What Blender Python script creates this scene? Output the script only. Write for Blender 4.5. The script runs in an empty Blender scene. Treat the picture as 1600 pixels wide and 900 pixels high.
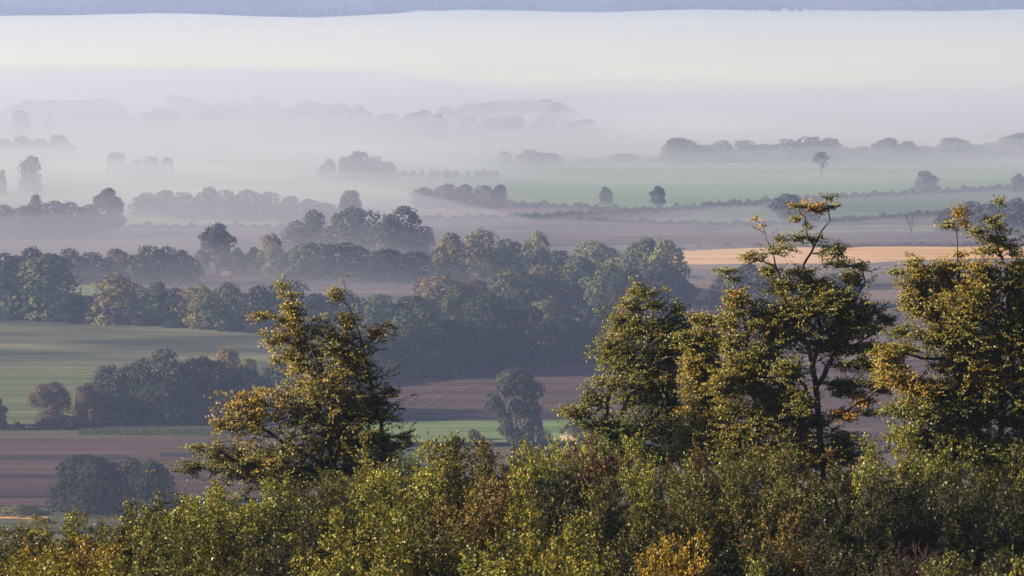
import bpy, math, random
import numpy as np
from mathutils import Vector, noise as mnoise

C = bpy.context.scene
COL = C.collection
R = math.radians
H = 130.0            # camera height above the valley floor
F = 5692.0           # focal length in photo pixels (1600 wide)
PITCH = math.atan(510 / F)

# ------------------------------------------------------------------ camera
cam_d = bpy.data.cameras.new("camera")
cam_d.sensor_width = 36.0
cam_d.lens = F / 1600 * 36
cam_d.clip_start = 1.0
cam_d.clip_end = 40000
cam = bpy.data.objects.new("camera", cam_d)
COL.objects.link(cam)
cam.location = (0, 0, H)
cam.rotation_euler = (R(90) - PITCH, 0, 0)
C.camera = cam

# ------------------------------------------------------------------ light
SUN_EL, SUN_AZ = 18.0, -93.0      # azimuth measured clockwise from the view direction (+Y)
world = bpy.data.worlds.new("World")
C.world = world
world.use_nodes = True
wn = world.node_tree.nodes
wl = world.node_tree.links
wn.clear()
wo = wn.new("ShaderNodeOutputWorld")
wb = wn.new("ShaderNodeBackground")
ws = wn.new("ShaderNodeTexSky")
ws.sky_type = 'NISHITA'
ws.sun_disc = False
ws.sun_elevation = R(SUN_EL)
ws.sun_rotation = R(SUN_AZ)
ws.air_density = 1.0
ws.dust_density = 1.0
wb.inputs[1].default_value = 0.05
wl.new(ws.outputs[0], wb.inputs[0])
wl.new(wb.outputs[0], wo.inputs[0])

sun_d = bpy.data.lights.new("sun", 'SUN')
sun_d.energy = 5.0
sun_d.angle = R(0.5)
sun_d.color = (1.0, 0.87, 0.66)
sun = bpy.data.objects.new("sun", sun_d)
COL.objects.link(sun)
sd = Vector((math.sin(R(SUN_AZ)) * math.cos(R(SUN_EL)), math.cos(R(SUN_AZ)) * math.cos(R(SUN_EL)), math.sin(R(SUN_EL))))
sun.rotation_euler = (-sd).to_track_quat('-Z', 'Y').to_euler()
sun.location = (0, 0, 300)

C.view_settings.view_transform = 'Standard'
C.view_settings.look = 'None'
C.view_settings.gamma = 1.0
C.view_settings.use_curve_mapping = False
C.view_settings.exposure = 1.13
cy = C.cycles
cy.max_bounces = 6
cy.diffuse_bounces = 1
cy.glossy_bounces = 1
cy.transmission_bounces = 3
cy.volume_bounces = 3
cy.transparent_max_bounces = 8
cy.use_denoising = True
cy.caustics_reflective = False
cy.caustics_refractive = False
cy.sample_clamp_indirect = 4.0

# ------------------------------------------------------------------ helpers
def ray(px, py):
    x = (px - 800) / F
    v = (450 - py) / F
    return np.array([x, math.cos(PITCH) + v * math.sin(PITCH), -math.sin(PITCH) + v * math.cos(PITCH)])

def gp(px, py, z=0.0):
    d = ray(px, py)
    t = (z - H) / d[2]
    return np.array([d[0] * t, d[1] * t, z])

def ap(px, py, Y):
    d = ray(px, py)
    t = Y / d[1]
    return np.array([d[0] * t, Y, H + d[2] * t])

def tag(o, label=None, cat=None, group=None, kind=None):
    if label: o["label"] = label
    if label and len(label.split()) > 16: print("LONG", label)
    if cat: o["category"] = cat
    if group: o["group"] = group
    if kind: o["kind"] = kind
    return o

def empty(name, loc=(0, 0, 0), rz=0.0):
    o = bpy.data.objects.new(name, None)
    o.empty_display_size = 0.5
    o.location = loc
    o.rotation_euler = (0, 0, rz)
    COL.objects.link(o)
    return o

def quads_mesh(name, V, nv=4, colors=None):
    """V: (n, nv, 3) separate faces"""
    n = V.shape[0]
    me = bpy.data.meshes.new(name)
    me.vertices.add(n * nv)
    me.vertices.foreach_set("co", V.reshape(-1).astype(np.float32))
    me.loops.add(n * nv)
    me.loops.foreach_set("vertex_index", np.arange(n * nv, dtype=np.int32))
    me.polygons.add(n)
    me.polygons.foreach_set("loop_start", np.arange(0, n * nv, nv, dtype=np.int32))
    if colors is not None:
        a = me.attributes.new("leaf_colour", 'FLOAT_COLOR', 'FACE')
        c = np.ones((n, 4), dtype=np.float32)
        c[:, :3] = colors
        a.data.foreach_set("color", c.reshape(-1))
    me.update(calc_edges=True)
    return me

def face_mesh(name, verts, faces, smooth=False):
    me = bpy.data.meshes.new(name)
    me.from_pydata([tuple(map(float, v)) for v in verts], [], faces)
    me.update()
    if smooth:
        me.polygons.foreach_set("use_smooth", [True] * len(me.polygons))
    return me

def obj(name, me, mat=None, parent=None):
    o = bpy.data.objects.new(name, me)
    COL.objects.link(o)
    if mat is not None and len(me.materials) == 0:
        me.materials.append(mat)
    if parent is not None:
        o.parent = parent
    return o

def copy_tree(root, loc, rz, scale, colour=None):
    r = root.copy()
    COL.objects.link(r)
    r.location = loc
    r.rotation_euler = (0, 0, rz)
    r.scale = scale
    for ch in list(root.children):
        c = ch.copy()
        COL.objects.link(c)
        c.parent = r
        if colour is not None and 'crown' in c.name or 'foliage' in c.name:
            c.color = (*colour, 1)
    return r

def tubes(segs, sides=5):
    """segs: list of (p0, p1, r0, r1) -> (verts, faces)"""
    n = len(segs)
    P0 = np.array([s[0] for s in segs], float); P1 = np.array([s[1] for s in segs], float)
    R0 = np.array([s[2] for s in segs], float); R1 = np.array([s[3] for s in segs], float)
    D = P1 - P0
    L = np.linalg.norm(D, axis=1, keepdims=True); L[L == 0] = 1e-6
    D = D / L
    ref = np.where(np.abs(D[:, 2:3]) > 0.9, np.array([[1.0, 0, 0]]), np.array([[0, 0, 1.0]]))
    A = np.cross(D, ref); A /= np.linalg.norm(A, axis=1, keepdims=True)
    B = np.cross(D, A)
    ang = np.linspace(0, 2 * np.pi, sides, endpoint=False)
    ring = np.cos(ang)[None, :, None] * A[:, None, :] + np.sin(ang)[None, :, None] * B[:, None, :]
    V0 = P0[:, None, :] + ring * R0[:, None, None]
    V1 = P1[:, None, :] + ring * R1[:, None, None]
    # as separate quads
    nx = np.roll(np.arange(sides), -1)
    Q = np.stack([V0, V0[:, nx], V1[:, nx], V1], axis=2)      # n, sides, 4, 3
    return Q.reshape(-1, 4, 3)

def leaves(P, Nrm, Dir, L, W, rng):
    """rhombic folded leaves: centre P, normal Nrm, axis Dir"""
    Nrm = Nrm / (np.linalg.norm(Nrm, axis=1, keepdims=True) + 1e-9)
    Dir = Dir - Nrm * np.sum(Dir * Nrm, axis=1, keepdims=True)
    Dir = Dir / (np.linalg.norm(Dir, axis=1, keepdims=True) + 1e-9)
    S = np.cross(Nrm, Dir)
    L = L[:, None]; W = W[:, None]
    a = P - Dir * L * 0.5
    b = P + S * W * 0.5 + Nrm * W * 0.15 - Dir * L * 0.05
    c = P + Dir * L * 0.5
    d = P - S * W * 0.5 + Nrm * W * 0.15 - Dir * L * 0.05
    return np.stack([a, b, c, d], axis=1)

# ------------------------------------------------------------------ materials
def new_mat(name):
    m = bpy.data.materials.new(name)
    m.use_nodes = True
    nt = m.node_tree
    nt.nodes.clear()
    out = nt.nodes.new("ShaderNodeOutputMaterial")
    return m, nt, out

def leaf_material(name, rough=0.45, trans=0.3, spec=0.4, noise_scale=None):
    m, nt, out = new_mat(name)
    at = nt.nodes.new("ShaderNodeAttribute"); at.attribute_name = "leaf_colour"
    oi = nt.nodes.new("ShaderNodeObjectInfo")
    mul = nt.nodes.new("ShaderNodeMix"); mul.data_type = 'RGBA'; mul.blend_type = 'MULTIPLY'
    mul.inputs[0].default_value = 1.0
    nt.links.new(at.outputs["Color"], mul.inputs[6]); nt.links.new(oi.outputs["Color"], mul.inputs[7])
    p = nt.nodes.new("ShaderNodeBsdfPrincipled")
    p.inputs["Roughness"].default_value = rough
    p.inputs["Specular IOR Level"].default_value = spec
    t = nt.nodes.new("ShaderNodeBsdfTranslucent")
    ms = nt.nodes.new("ShaderNodeMixShader"); ms.inputs[0].default_value = trans
    nt.links.new(mul.outputs[2], p.inputs["Base Color"]); nt.links.new(mul.outputs[2], t.inputs[0])
    nt.links.new(p.outputs[0], ms.inputs[1]); nt.links.new(t.outputs[0], ms.inputs[2])
    nt.links.new(ms.outputs[0], out.inputs[0])
    return m

def noise_material(name, c1, c2, scale=1.0, rough=0.9, stretch=(1, 1, 1), bump=0.0, detail=4):
    m, nt, out = new_mat(name)
    tc = nt.nodes.new("ShaderNodeTexCoord")
    mp = nt.nodes.new("ShaderNodeMapping"); mp.inputs["Scale"].default_value = stretch
    nz = nt.nodes.new("ShaderNodeTexNoise"); nz.inputs["Scale"].default_value = scale; nz.inputs["Detail"].default_value = detail
    rp = nt.nodes.new("ShaderNodeValToRGB")
    rp.color_ramp.elements[0].position = 0.35; rp.color_ramp.elements[0].color = (*c1, 1)
    rp.color_ramp.elements[1].position = 0.65; rp.color_ramp.elements[1].color = (*c2, 1)
    p = nt.nodes.new("ShaderNodeBsdfPrincipled"); p.inputs["Roughness"].default_value = rough
    p.inputs["Specular IOR Level"].default_value = 0.2
    nt.links.new(tc.outputs["Object"], mp.inputs[0]); nt.links.new(mp.outputs[0], nz.inputs["Vector"])
    nt.links.new(nz.outputs[0], rp.inputs[0]); nt.links.new(rp.outputs[0], p.inputs["Base Color"])
    if bump:
        bp = nt.nodes.new("ShaderNodeBump"); bp.inputs["Strength"].default_value = bump
        nt.links.new(nz.outputs[0], bp.inputs["Height"]); nt.links.new(bp.outputs[0], p.inputs["Normal"])
    nt.links.new(p.outputs[0], out.inputs[0])
    return m

def field_material(name, c1, c2, c3, period=14.0, rot=0.0, amp=0.5, patch=0.012):
    """crop or plough: long faint strips along the drilling direction plus broad patches"""
    m, nt, out = new_mat(name)
    N = nt.nodes.new
    tc = N("ShaderNodeTexCoord")
    mp = N("ShaderNodeMapping"); mp.inputs["Rotation"].default_value = (0, 0, R(rot))
    mp.inputs["Scale"].default_value = (0.0028, 1.0 / period, 1)
    nz = N("ShaderNodeTexNoise"); nz.inputs["Scale"].default_value = 1.0; nz.inputs["Detail"].default_value = 5; nz.inputs["Roughness"].default_value = 0.65
    mp2 = N("ShaderNodeMapping"); mp2.inputs["Rotation"].default_value = (0, 0, R(rot)); mp2.inputs["Scale"].default_value = (patch * 0.5, patch, 1)
    nz2 = N("ShaderNodeTexNoise"); nz2.inputs["Scale"].default_value = 1.0; nz2.inputs["Detail"].default_value = 6
    nz3 = N("ShaderNodeTexNoise"); nz3.inputs["Scale"].default_value = 1.0; nz3.inputs["Detail"].default_value = 5
    mp3 = N("ShaderNodeMapping"); mp3.inputs["Rotation"].default_value = (0, 0, R(rot)); mp3.inputs["Scale"].default_value = (0.02, 0.3, 1)
    rp = N("ShaderNodeValToRGB")
    rp.color_ramp.elements[0].position = 0.41; rp.color_ramp.elements[0].color = (*c1, 1)
    rp.color_ramp.elements[1].position = 0.59; rp.color_ramp.elements[1].color = (*c2, 1)
    r2 = N("ShaderNodeValToRGB")
    r2.color_ramp.elements[0].position = 0.42; r2.color_ramp.elements[0].color = (0, 0, 0, 1)
    r2.color_ramp.elements[1].position = 0.7; r2.color_ramp.elements[1].color = (amp, amp, amp, 1)
    mx = N("ShaderNodeMix"); mx.data_type = 'RGBA'; mx.inputs[7].default_value = (*c3, 1)
    mm = N("ShaderNodeMapRange"); mm.inputs[1].default_value = 0.3; mm.inputs[2].default_value = 0.7; mm.inputs[3].default_value = 0.62; mm.inputs[4].default_value = 1.35
    mu = N("ShaderNodeMix"); mu.data_type = 'RGBA'; mu.blend_type = 'MULTIPLY'; mu.inputs[0].default_value = 1.0
    p = N("ShaderNodeBsdfPrincipled"); p.inputs["Roughness"].default_value = 0.95; p.inputs["Specular IOR Level"].default_value = 0.1
    lk = nt.links.new
    lk(tc.outputs["Object"], mp.inputs[0]); lk(mp.outputs[0], nz.inputs["Vector"])
    lk(tc.outputs["Object"], mp2.inputs[0]); lk(mp2.outputs[0], nz2.inputs["Vector"])
    lk(tc.outputs["Object"], mp3.inputs[0]); lk(mp3.outputs[0], nz3.inputs["Vector"])
    lk(nz.outputs[0], rp.inputs[0]); lk(nz2.outputs[0], r2.inputs[0])
    lk(r2.outputs[0], mx.inputs[0]); lk(rp.outputs[0], mx.inputs[6])
    lk(nz3.outputs[0], mm.inputs[0]); lk(mx.outputs[2], mu.inputs[6]); lk(mm.outputs[0], mu.inputs[7])
    lk(mu.outputs[2], p.inputs["Base Color"]); lk(p.outputs[0], out.inputs[0])
    return m

M_LEAF = leaf_material("leaf", 0.45, 0.16, 0.3)
M_FARLEAF = leaf_material("far_leaf", 0.85, 0.1, 0.1)
M_BARK = noise_material("bark", (0.045, 0.036, 0.028), (0.13, 0.11, 0.085), 9.0, 0.9, (1, 1, 0.3), 0.4)
M_FARBARK = noise_material("far_bark", (0.05, 0.042, 0.035), (0.1, 0.085, 0.07), 2.0)
M_STEM = noise_material("birch_stem", (0.06, 0.035, 0.03), (0.14, 0.1, 0.085), 12.0)

# ------------------------------------------------------------------ terrain
PRO_Y = [-12000, -400, -60, 0, 25, 58, 68, 82, 95, 106, 118, 140, 200, 350, 500, 650, 760, 840, 7600, 9000, 10800, 16000]
PRO_Z = [126, 129, 128.5, 127.8, H - 7.0, H - 12.4, H - 13.4, H - 14.9, H - 15.9, H - 16.7, H - 19, H - 25, 84, 48, 24, 9, 2, 0, 0, 45, 104, 108]
def zg(x, y):
    z = float(np.interp(y, PRO_Y, PRO_Z))
    if y < 820:
        k = min(1.0, max(0, (820 - y) / 400)) * min(1.0, abs(y - 80) / 60 + 0.15)
        z += k * 2.0 * mnoise.noise(Vector((x * 0.012, y * 0.012, 3)))
        if y < 400:
            z += 0.25 * mnoise.noise(Vector((x * 0.25, y * 0.25, 7)))
    if y > 7600:
        k = min(1.0, (y - 7600) / 1500)
        z += k * 14 * mnoise.noise(Vector((x * 0.0012, y * 0.0009, 1)))
        z = min(z, 116)
    return z

def terrain():
    ys = np.concatenate([[-12000, -6000, -2000, -800, -300], np.arange(-100, 130, 4.0), np.arange(130, 420, 12), np.arange(420, 860, 20),
                         np.arange(860, 7600, 250), np.arange(7600, 11200, 120), [12000, 14000, 16000]])
    xp = np.concatenate([np.arange(0, 60, 4.0), np.arange(60, 200, 14), np.arange(200, 1000, 80), np.arange(1000, 3000, 250), [3000, 4000, 6000, 9000, 13000]])
    xs = np.concatenate([-xp[:0:-1], xp])
    V = [(x, y, zg(x, y)) for y in ys for x in xs]
    nx = len(xs)
    Fc = [(j * nx + i, j * nx + i + 1, (j + 1) * nx + i + 1, (j + 1) * nx + i) for j in range(len(ys) - 1) for i in range(nx - 1)]
    m, nt, out = new_mat("ground")
    N = nt.nodes.new; lk = nt.links.new
    tc = N("ShaderNodeTexCoord")
    sep = N("ShaderNodeSeparateXYZ"); lk(tc.outputs["Object"], sep.inputs[0])
    # patchwork of distant fields
    mp = N("ShaderNodeMapping"); mp.inputs["Scale"].default_value = (0.0035, 0.0022, 1); lk(tc.outputs["Object"], mp.inputs[0])
    vo = N("ShaderNodeTexVoronoi"); vo.inputs["Scale"].default_value = 1.0; lk(mp.outputs[0], vo.inputs["Vector"])
    rp = N("ShaderNodeValToRGB"); sc = N("ShaderNodeSeparateColor"); lk(vo.outputs["Color"], sc.inputs[0]); lk(sc.outputs[0], rp.inputs[0])
    rp.color_ramp.interpolation = 'CONSTANT'
    els = rp.color_ramp.elements
    els[0].position = 0; els[0].color = (0.05, 0.08, 0.035, 1)
    els[1].position = 0.3; els[1].color = (0.11, 0.085, 0.06, 1)
    for ps, c in ((0.5, (0.07, 0.09, 0.04, 1)), (0.7, (0.14, 0.12, 0.07, 1)), (0.85, (0.06, 0.1, 0.04, 1))):
        e = els.new(ps); e.color = c
    nz = N("ShaderNodeTexNoise"); nz.inputs["Scale"].default_value = 0.9; nz.inputs["Detail"].default_value = 8; lk(tc.outputs["Object"], nz.inputs["Vector"])
    r2 = N("ShaderNodeValToRGB"); lk(nz.outputs[0], r2.inputs[0])
    r2.color_ramp.elements[0].position = 0.35; r2.color_ramp.elements[0].color = (0.02, 0.018, 0.01, 1)
    r2.color_ramp.elements[1].position = 0.7; r2.color_ramp.elements[1].color = (0.06, 0.055, 0.025, 1)
    mr = N("ShaderNodeMapRange"); mr.inputs[1].default_value = 300; mr.inputs[2].default_value = 700; lk(sep.outputs[1], mr.inputs[0])
    mx = N("ShaderNodeMix"); mx.data_type = 'RGBA'; lk(mr.outputs[0], mx.inputs[0]); lk(r2.outputs[0], mx.inputs[6]); lk(rp.outputs[0], mx.inputs[7])
    p = N("ShaderNodeBsdfPrincipled"); p.inputs["Roughness"].default_value = 0.95; p.inputs["Specular IOR Level"].default_value = 0.1
    lk(mx.outputs[2], p.inputs["Base Color"]); lk(p.outputs[0], out.inputs[0])
    o = obj("ground", face_mesh("ground", V, Fc, True), m)
    tag(o, kind="structure")
terrain()

# ------------------------------------------------------------------ fields (flat sheets on the valley floor)
PL = ((0.085, 0.058, 0.055), (0.135, 0.095, 0.085))
_layer = [0]
def field(poly, mat, name="field"):
    _layer[0] += 1
    z = 0.03 * _layer[0]
    V = []
    for i, (a, b) in enumerate(zip(poly, poly[1:] + poly[:1])):
        n = max(1, int(math.hypot(b[0] - a[0], b[1] - a[1]) / 40))
        for k in range(n):
            t = k / n
            wob = 0.0 if k == 0 else 0.6 * math.sin(i * 3.1 + k * 1.7)
            V.append(gp(a[0] + (b[0] - a[0]) * t, a[1] + (b[1] - a[1]) * t + wob * 0.7, z))
    o = obj(name, face_mesh(name, V, [tuple(range(len(V)))]), mat)
    tag(o, kind="structure")
    return o

plough = field_material("ploughed_soil", (0.055, 0.031, 0.031), (0.1, 0.058, 0.052), (0.13, 0.09, 0.075), 12, -2, 0.35)
soil_and_shadow = field_material("dark_soil_and_shadow", (0.022, 0.015, 0.02), (0.035, 0.024, 0.028), (0.05, 0.038, 0.038), 9, -2, 0.3)  # dark field strips: soil streaks, and cast shadows painted on the left field
stubble = field_material("stubble", (0.58, 0.31, 0.1), (0.74, 0.41, 0.13), (0.62, 0.34, 0.11), 10, 1, 0.4)
stubble_pale = field_material("pale_stubble", (0.11, 0.075, 0.065), (0.22, 0.145, 0.1), (0.16, 0.11, 0.085), 18, 2, 0.6)
grass_green = field_material("pasture", (0.09, 0.17, 0.05), (0.13, 0.23, 0.06), (0.13, 0.19, 0.07), 22, 3, 0.6)
grass_deep = field_material("deep_pasture", (0.05, 0.095, 0.05), (0.075, 0.13, 0.06), (0.1, 0.14, 0.07), 18, 3, 0.5)
grass_bright = field_material("bright_grass", (0.12, 0.165, 0.06), (0.16, 0.21, 0.08), (0.18, 0.2, 0.08), 10, 0, 0.4)
grass_dull = field_material("striped_meadow", (0.035, 0.045, 0.035), (0.07, 0.08, 0.05), (0.24, 0.22, 0.12), 11, -2.0, 0.75, 0.03)
grass_yellow = field_material("yellowed_meadow", (0.09, 0.11, 0.045), (0.13, 0.15, 0.06), (0.19, 0.19, 0.09), 20, -3, 0.5)
rough = field_material("rough_grass", (0.05, 0.055, 0.03), (0.09, 0.09, 0.045), (0.12, 0.1, 0.05), 15, 5, 0.6)
strip_pale = field_material("pale_track", (0.4, 0.36, 0.26), (0.52, 0.46, 0.34), (0.45, 0.4, 0.3), 8, 0, 0.4)

# far to near
field([(-300, 262), (1900, 240), (1900, 310), (1600, 296), (1450, 305), (1300, 311), (1140, 323), (1000, 334), (800, 325), (560, 318), (-300, 330)], grass_green)
field([(1700, 252), (1600, 263), (1340, 272), (1340, 268), (1700, 246)], grass_bright)
field([(560, 318), (800, 324), (940, 328), (940, 334), (800, 341), (680, 344), (560, 338)], stubble_pale)
field([(640, 342), (800, 343), (960, 335), (1010, 333), (1300, 333), (1700, 325), (1700, 388), (1060, 392), (640, 402)], plough)
field([(880, 346), (1060, 340), (1140, 324), (1300, 312), (1450, 307), (1600, 299), (1750, 288), (1750, 330), (1460, 336), (1300, 347), (1160, 354)], grass_deep)
field([(1280, 350), (1460, 339), (1700, 330), (1700, 360), (1500, 364), (1240, 368), (1100, 362)], grass_dull)
field([(900, 362), (1240, 370), (1500, 368), (1700, 364), (1700, 384), (1200, 386), (1060, 390)], plough)
for a_, b_, c_, d_, m_ in ((900, 1180, 364, 2.5, stubble_pale), (760, 1120, 373, 2, stubble_pale), (860, 1060, 380, 4, soil_and_shadow), (700, 980, 352, 2.5, soil_and_shadow), (720, 900, 361, 2, stubble_pale),
        (1240, 1640, 374, 2, stubble_pale), (-60, 300, 373, 3, stubble_pale), (120, 470, 386, 3, stubble_pale), (-60, 200, 366, 2.5, soil_and_shadow), (260, 470, 365, 2, stubble_pale)):
    field([(a_, c_ + 1), ((a_ + b_) / 2, c_), (b_, c_ - 1), (b_ + 10, c_ + d_ * .5 - 1), ((a_ + b_) / 2, c_ + d_), (a_, c_ + d_)], m_, "field_band")
field([(1040, 393), (1200, 387), (1440, 385), (1700, 386), (1700, 402), (1480, 405), (1370, 410), (1200, 422), (1056, 421)], stubble)
field([(1056, 413), (1370, 411), (1480, 406), (1700, 403), (1700, 470), (1500, 480), (1080, 480)], stubble_pale)
field([(1200, 446), (1420, 440), (1420, 452), (1200, 458)], soil_and_shadow, "field_band")  # band darker than the stubble around it
field([(1060, 478), (1700, 470), (1700, 640), (1060, 650)], plough)
field([(1100, 530), (1700, 520), (1700, 560), (1100, 565)], stubble_pale)
field([(860, 655), (1060, 648), (1700, 640), (1700, 700), (860, 712)], plough)
field([(1300, 670), (1370, 668), (1372, 671), (1310, 673)], stubble_pale, "track")
field([(-200, 358), (480, 356), (640, 380), (620, 440), (0, 445), (-200, 445)], plough)
field([(185, 334), (330, 336), (520, 344), (520, 353), (190, 353)], grass_bright)
field([(-200, 436), (470, 430), (720, 426), (700, 462), (460, 466), (-200, 480)], plough)
field([(460, 455), (500, 455), (620, 454), (620, 457), (460, 458)], stubble_pale, "track")
field([(100, 446), (150, 446), (150, 478), (130, 470), (100, 462)], grass_bright)
field([(-200, 490), (0, 495), (150, 503), (300, 513), (450, 525), (700, 540), (600, 600), (440, 610), (-200, 640)], grass_dull)
field([(-200, 570), (0, 575), (140, 577), (150, 600), (130, 660), (-200, 672)], grass_yellow)
field([(-200, 668), (120, 665), (345, 662), (620, 660), (620, 690), (400, 700), (-200, 700)], rough)
field([(-200, 686), (0, 684), (420, 682), (600, 684), (560, 770), (100, 792), (-200, 784)], plough)
for (x0, x1, y, hgt) in ((-60, 190, 711, 7), (250, 420, 707, 6), (-60, 140, 742, 3), (-60, 130, 773, 4)):
    field([(x0, y), (x1, y - 1), (x1 + 20, y + hgt * 0.6), (x1, y + hgt), (x0, y + hgt)], soil_and_shadow, "field_band")  # dark strips painted as cast shadows lying across the ploughed field
field([(540, 598), (700, 588), (860, 568), (960, 556), (1120, 545), (1120, 655), (880, 656), (560, 660)], plough)
field([(600, 645), (880, 642), (880, 655), (600, 657)], soil_and_shadow, "field_band")
field([(560, 658), (880, 656), (1000, 655), (1000, 690), (560, 692)], grass_bright)
for pts in ([(625, 640), (650, 618), (700, 600), (790, 588)], [(655, 640), (690, 618), (740, 604), (850, 592)], [(840, 627), (900, 622), (960, 620)], [(870, 585), (930, 580)]):
    up = [(a, b) for a, b in pts]
    field(up + [(a + 1, b + 0.8) for a, b in reversed(pts)], stubble_pale, "track")
field([(-200, 786), (100, 793), (200, 796), (200, 830), (-200, 828)], rough)
field([(-100, 800), (30, 803), (75, 808), (70, 813), (30, 810), (-100, 808)], stubble, "track")

# ------------------------------------------------------------------ distant tree prototypes
def crown_quads(seed, W, Ht, base, nl, nf, fs, prof='oak', dens=1.0):
    rng = np.random.default_rng(seed)
    t = rng.random(nl) ** 0.8
    t = np.concatenate([t, [0.98, 0.9]])
    if prof == 'dome': t = np.concatenate([t, np.zeros(10)])
    nl = len(t)
    if prof == 'oak':
        rad = np.sin(np.pi * (0.12 + 0.80 * t)) ** 0.55
    elif prof == 'dome':
        rad = (1 - t ** 2.4) ** 0.5 * 0.95 + 0.05
    elif prof == 'tall':
        rad = np.sin(np.pi * (0.2 + 0.74 * t)) ** 0.7
    elif prof == 'bush':
        rad = np.cos(t * np.pi / 2) ** 0.4
    else:
        rad = np.sin(np.pi * (0.1 + 0.85 * t))
    rad = rad * (0.8 + 0.35 * rng.random(nl))
    ang = np.arange(nl) * 2.39996 + rng.random(nl) * 1.2
    lr = W * 0.5 * (0.24 + 0.2 * rng.random(nl))
    rr = np.clip(rad * W * 0.5 - lr * 0.6, 0, None) * (0.55 + 0.45 * rng.random(nl) ** 0.5)
    z = base * Ht + lr * (0.35 if prof == 'dome' else 0.7) + t * (Ht * (1 - base) - 1.5 * lr)
    Cc = np.stack([np.cos(ang) * rr, np.sin(ang) * rr, z], axis=1)
    if prof == 'dome':
        # three unequal sub-crowns give a broken outline
        sub = rng.integers(0, 3, nl)
        a3 = rng.random() * 6.28 + np.array([0, 2.1, 4.2])
        off = np.array([0.12, 0.28, 0.36]) * W * 0.5; hs = np.array([1.0, 0.84 + 0.12 * rng.random(), 0.68 + 0.2 * rng.random()]); ws_ = np.array([0.72, 0.62, 0.55])
        Cc[:, 0] = Cc[:, 0] * ws_[sub] + np.cos(a3[sub]) * off[sub]
        Cc[:, 1] = Cc[:, 1] * ws_[sub] + np.sin(a3[sub]) * off[sub]
        Cc[:, 2] *= hs[sub]
        lr = lr * (0.62 + 0.5 * rng.random(nl))
        Cc[:, 2] += 0.03 * Ht * rng.normal(size=nl)
        Cc[:, 2] = np.maximum(Cc[:, 2], lr * 0.4)
    k = rng.choice(nl, nf, p=lr ** 2 / np.sum(lr ** 2))
    u = rng.normal(size=(nf, 3)); u[:, 2] += 0.35
    u /= np.linalg.norm(u, axis=1, keepdims=True)
    sh = 0.72 + 0.36 * rng.random(nf)
    P = Cc[k] + u * (lr[k] * sh)[:, None] * np.array([1, 1, 0.85])
    # small clumping inside each lobe
    fr = 2 * np.pi / (W * 0.11)
    clump = np.sin(P[:, 0] * fr + seed) * np.sin(P[:, 1] * fr * 1.1) * np.sin(P[:, 2] * fr * 1.3 + 1.0)
    P += u * (clump * W * 0.03)[:, None]
    # drop those deep inside other lobes
    keep = np.ones(nf, bool)
    for i in range(nl):
        d = np.linalg.norm(P - Cc[i], axis=1)
        keep &= ~((d < lr[i] * 0.62) & (k != i))
    keep &= P[:, 2] > 0.05
    P, u, k, clump = P[keep], u[keep], k[keep], clump[keep]
    n = len(P)
    nr = u + rng.normal(size=(n, 3)) * 0.33
    dr = rng.normal(size=(n, 3))
    s = fs * (0.6 + 0.8 * rng.random(n))
    V = leaves(P, nr, dr, s * 1.25, s, rng)
    lob = 1 + 0.16 * (rng.random(nl) - 0.5)[k] * 2
    b = lob * (1 + 0.3 * (rng.random(n) - 0.5))
    hue = rng.random(n)
    col = np.stack([b * (0.92 + 0.25 * hue), b, b * (0.85 + 0.1 * hue)], axis=1)
    return V, col, Cc, lr

def proto_tree(seed, W, Ht, base, nf, fs, prof='oak', nl=26):
    V, col, Cc, lr = crown_quads(seed, W, Ht, base, nl, nf, fs, prof)
    root = empty("broadleaf_tree")
    obj("crown", quads_mesh("crown", V, 4, col), M_FARLEAF, root)
    rng = random.Random(seed)
    segs = []
    tr = Ht * 0.022
    fork = Ht * max(0.16, base + 0.05)
    segs.append(((0, 0, -0.6), (0.1, 0, Ht * 0.06), tr * 1.5, tr * 1.1))
    segs.append(((0.1, 0, Ht * 0.06), (0, 0.1, fork), tr * 1.1, tr * 0.9))
    idx = list(range(len(Cc))); rng.shuffle(idx)
    for i in idx[:9]:
        c = Cc[i]
        m = (c[0] * 0.45, c[1] * 0.45, fork + (c[2] - fork) * 0.5)
        segs.append(((0, 0.1, fork), m, tr * 0.55, tr * 0.35))
        segs.append((m, tuple(c), tr * 0.35, tr * 0.1))
    segs.append(((0, 0.1, fork), (0, 0, Ht * 0.85), tr * 0.8, tr * 0.15))
    obj("trunk", quads_mesh("trunk", tubes(segs, 6), 4), M_FARBARK, root)
    return root

def bare_proto(seed, W, Ht, twigs=True):
    rng = random.Random(seed)
    segs = []
    def grow(p, d, L, r, lv):
        q = tuple(p[i] + d[i] * L for i in range(3))
        segs.append((p, q, r, r * 0.65))
        if lv == 0: return
        for _ in range(3 if lv > 2 else 2):
            nd = Vector((d[0] + rng.uniform(-.6, .6), d[1] + rng.uniform(-.6, .6), d[2] + rng.uniform(-.15, .4))).normalized()
            grow(q, tuple(nd), L * rng.uniform(0.55, 0.8), r * 0.6, lv - 1)
    grow((0, 0, -0.3), (0.02, 0, 1), Ht * 0.36, Ht * 0.022, 5)
    root = empty("bare_tree")
    obj("trunk", quads_mesh("trunk", tubes(segs, 5), 4), M_FARBARK, root)
    return root

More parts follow.
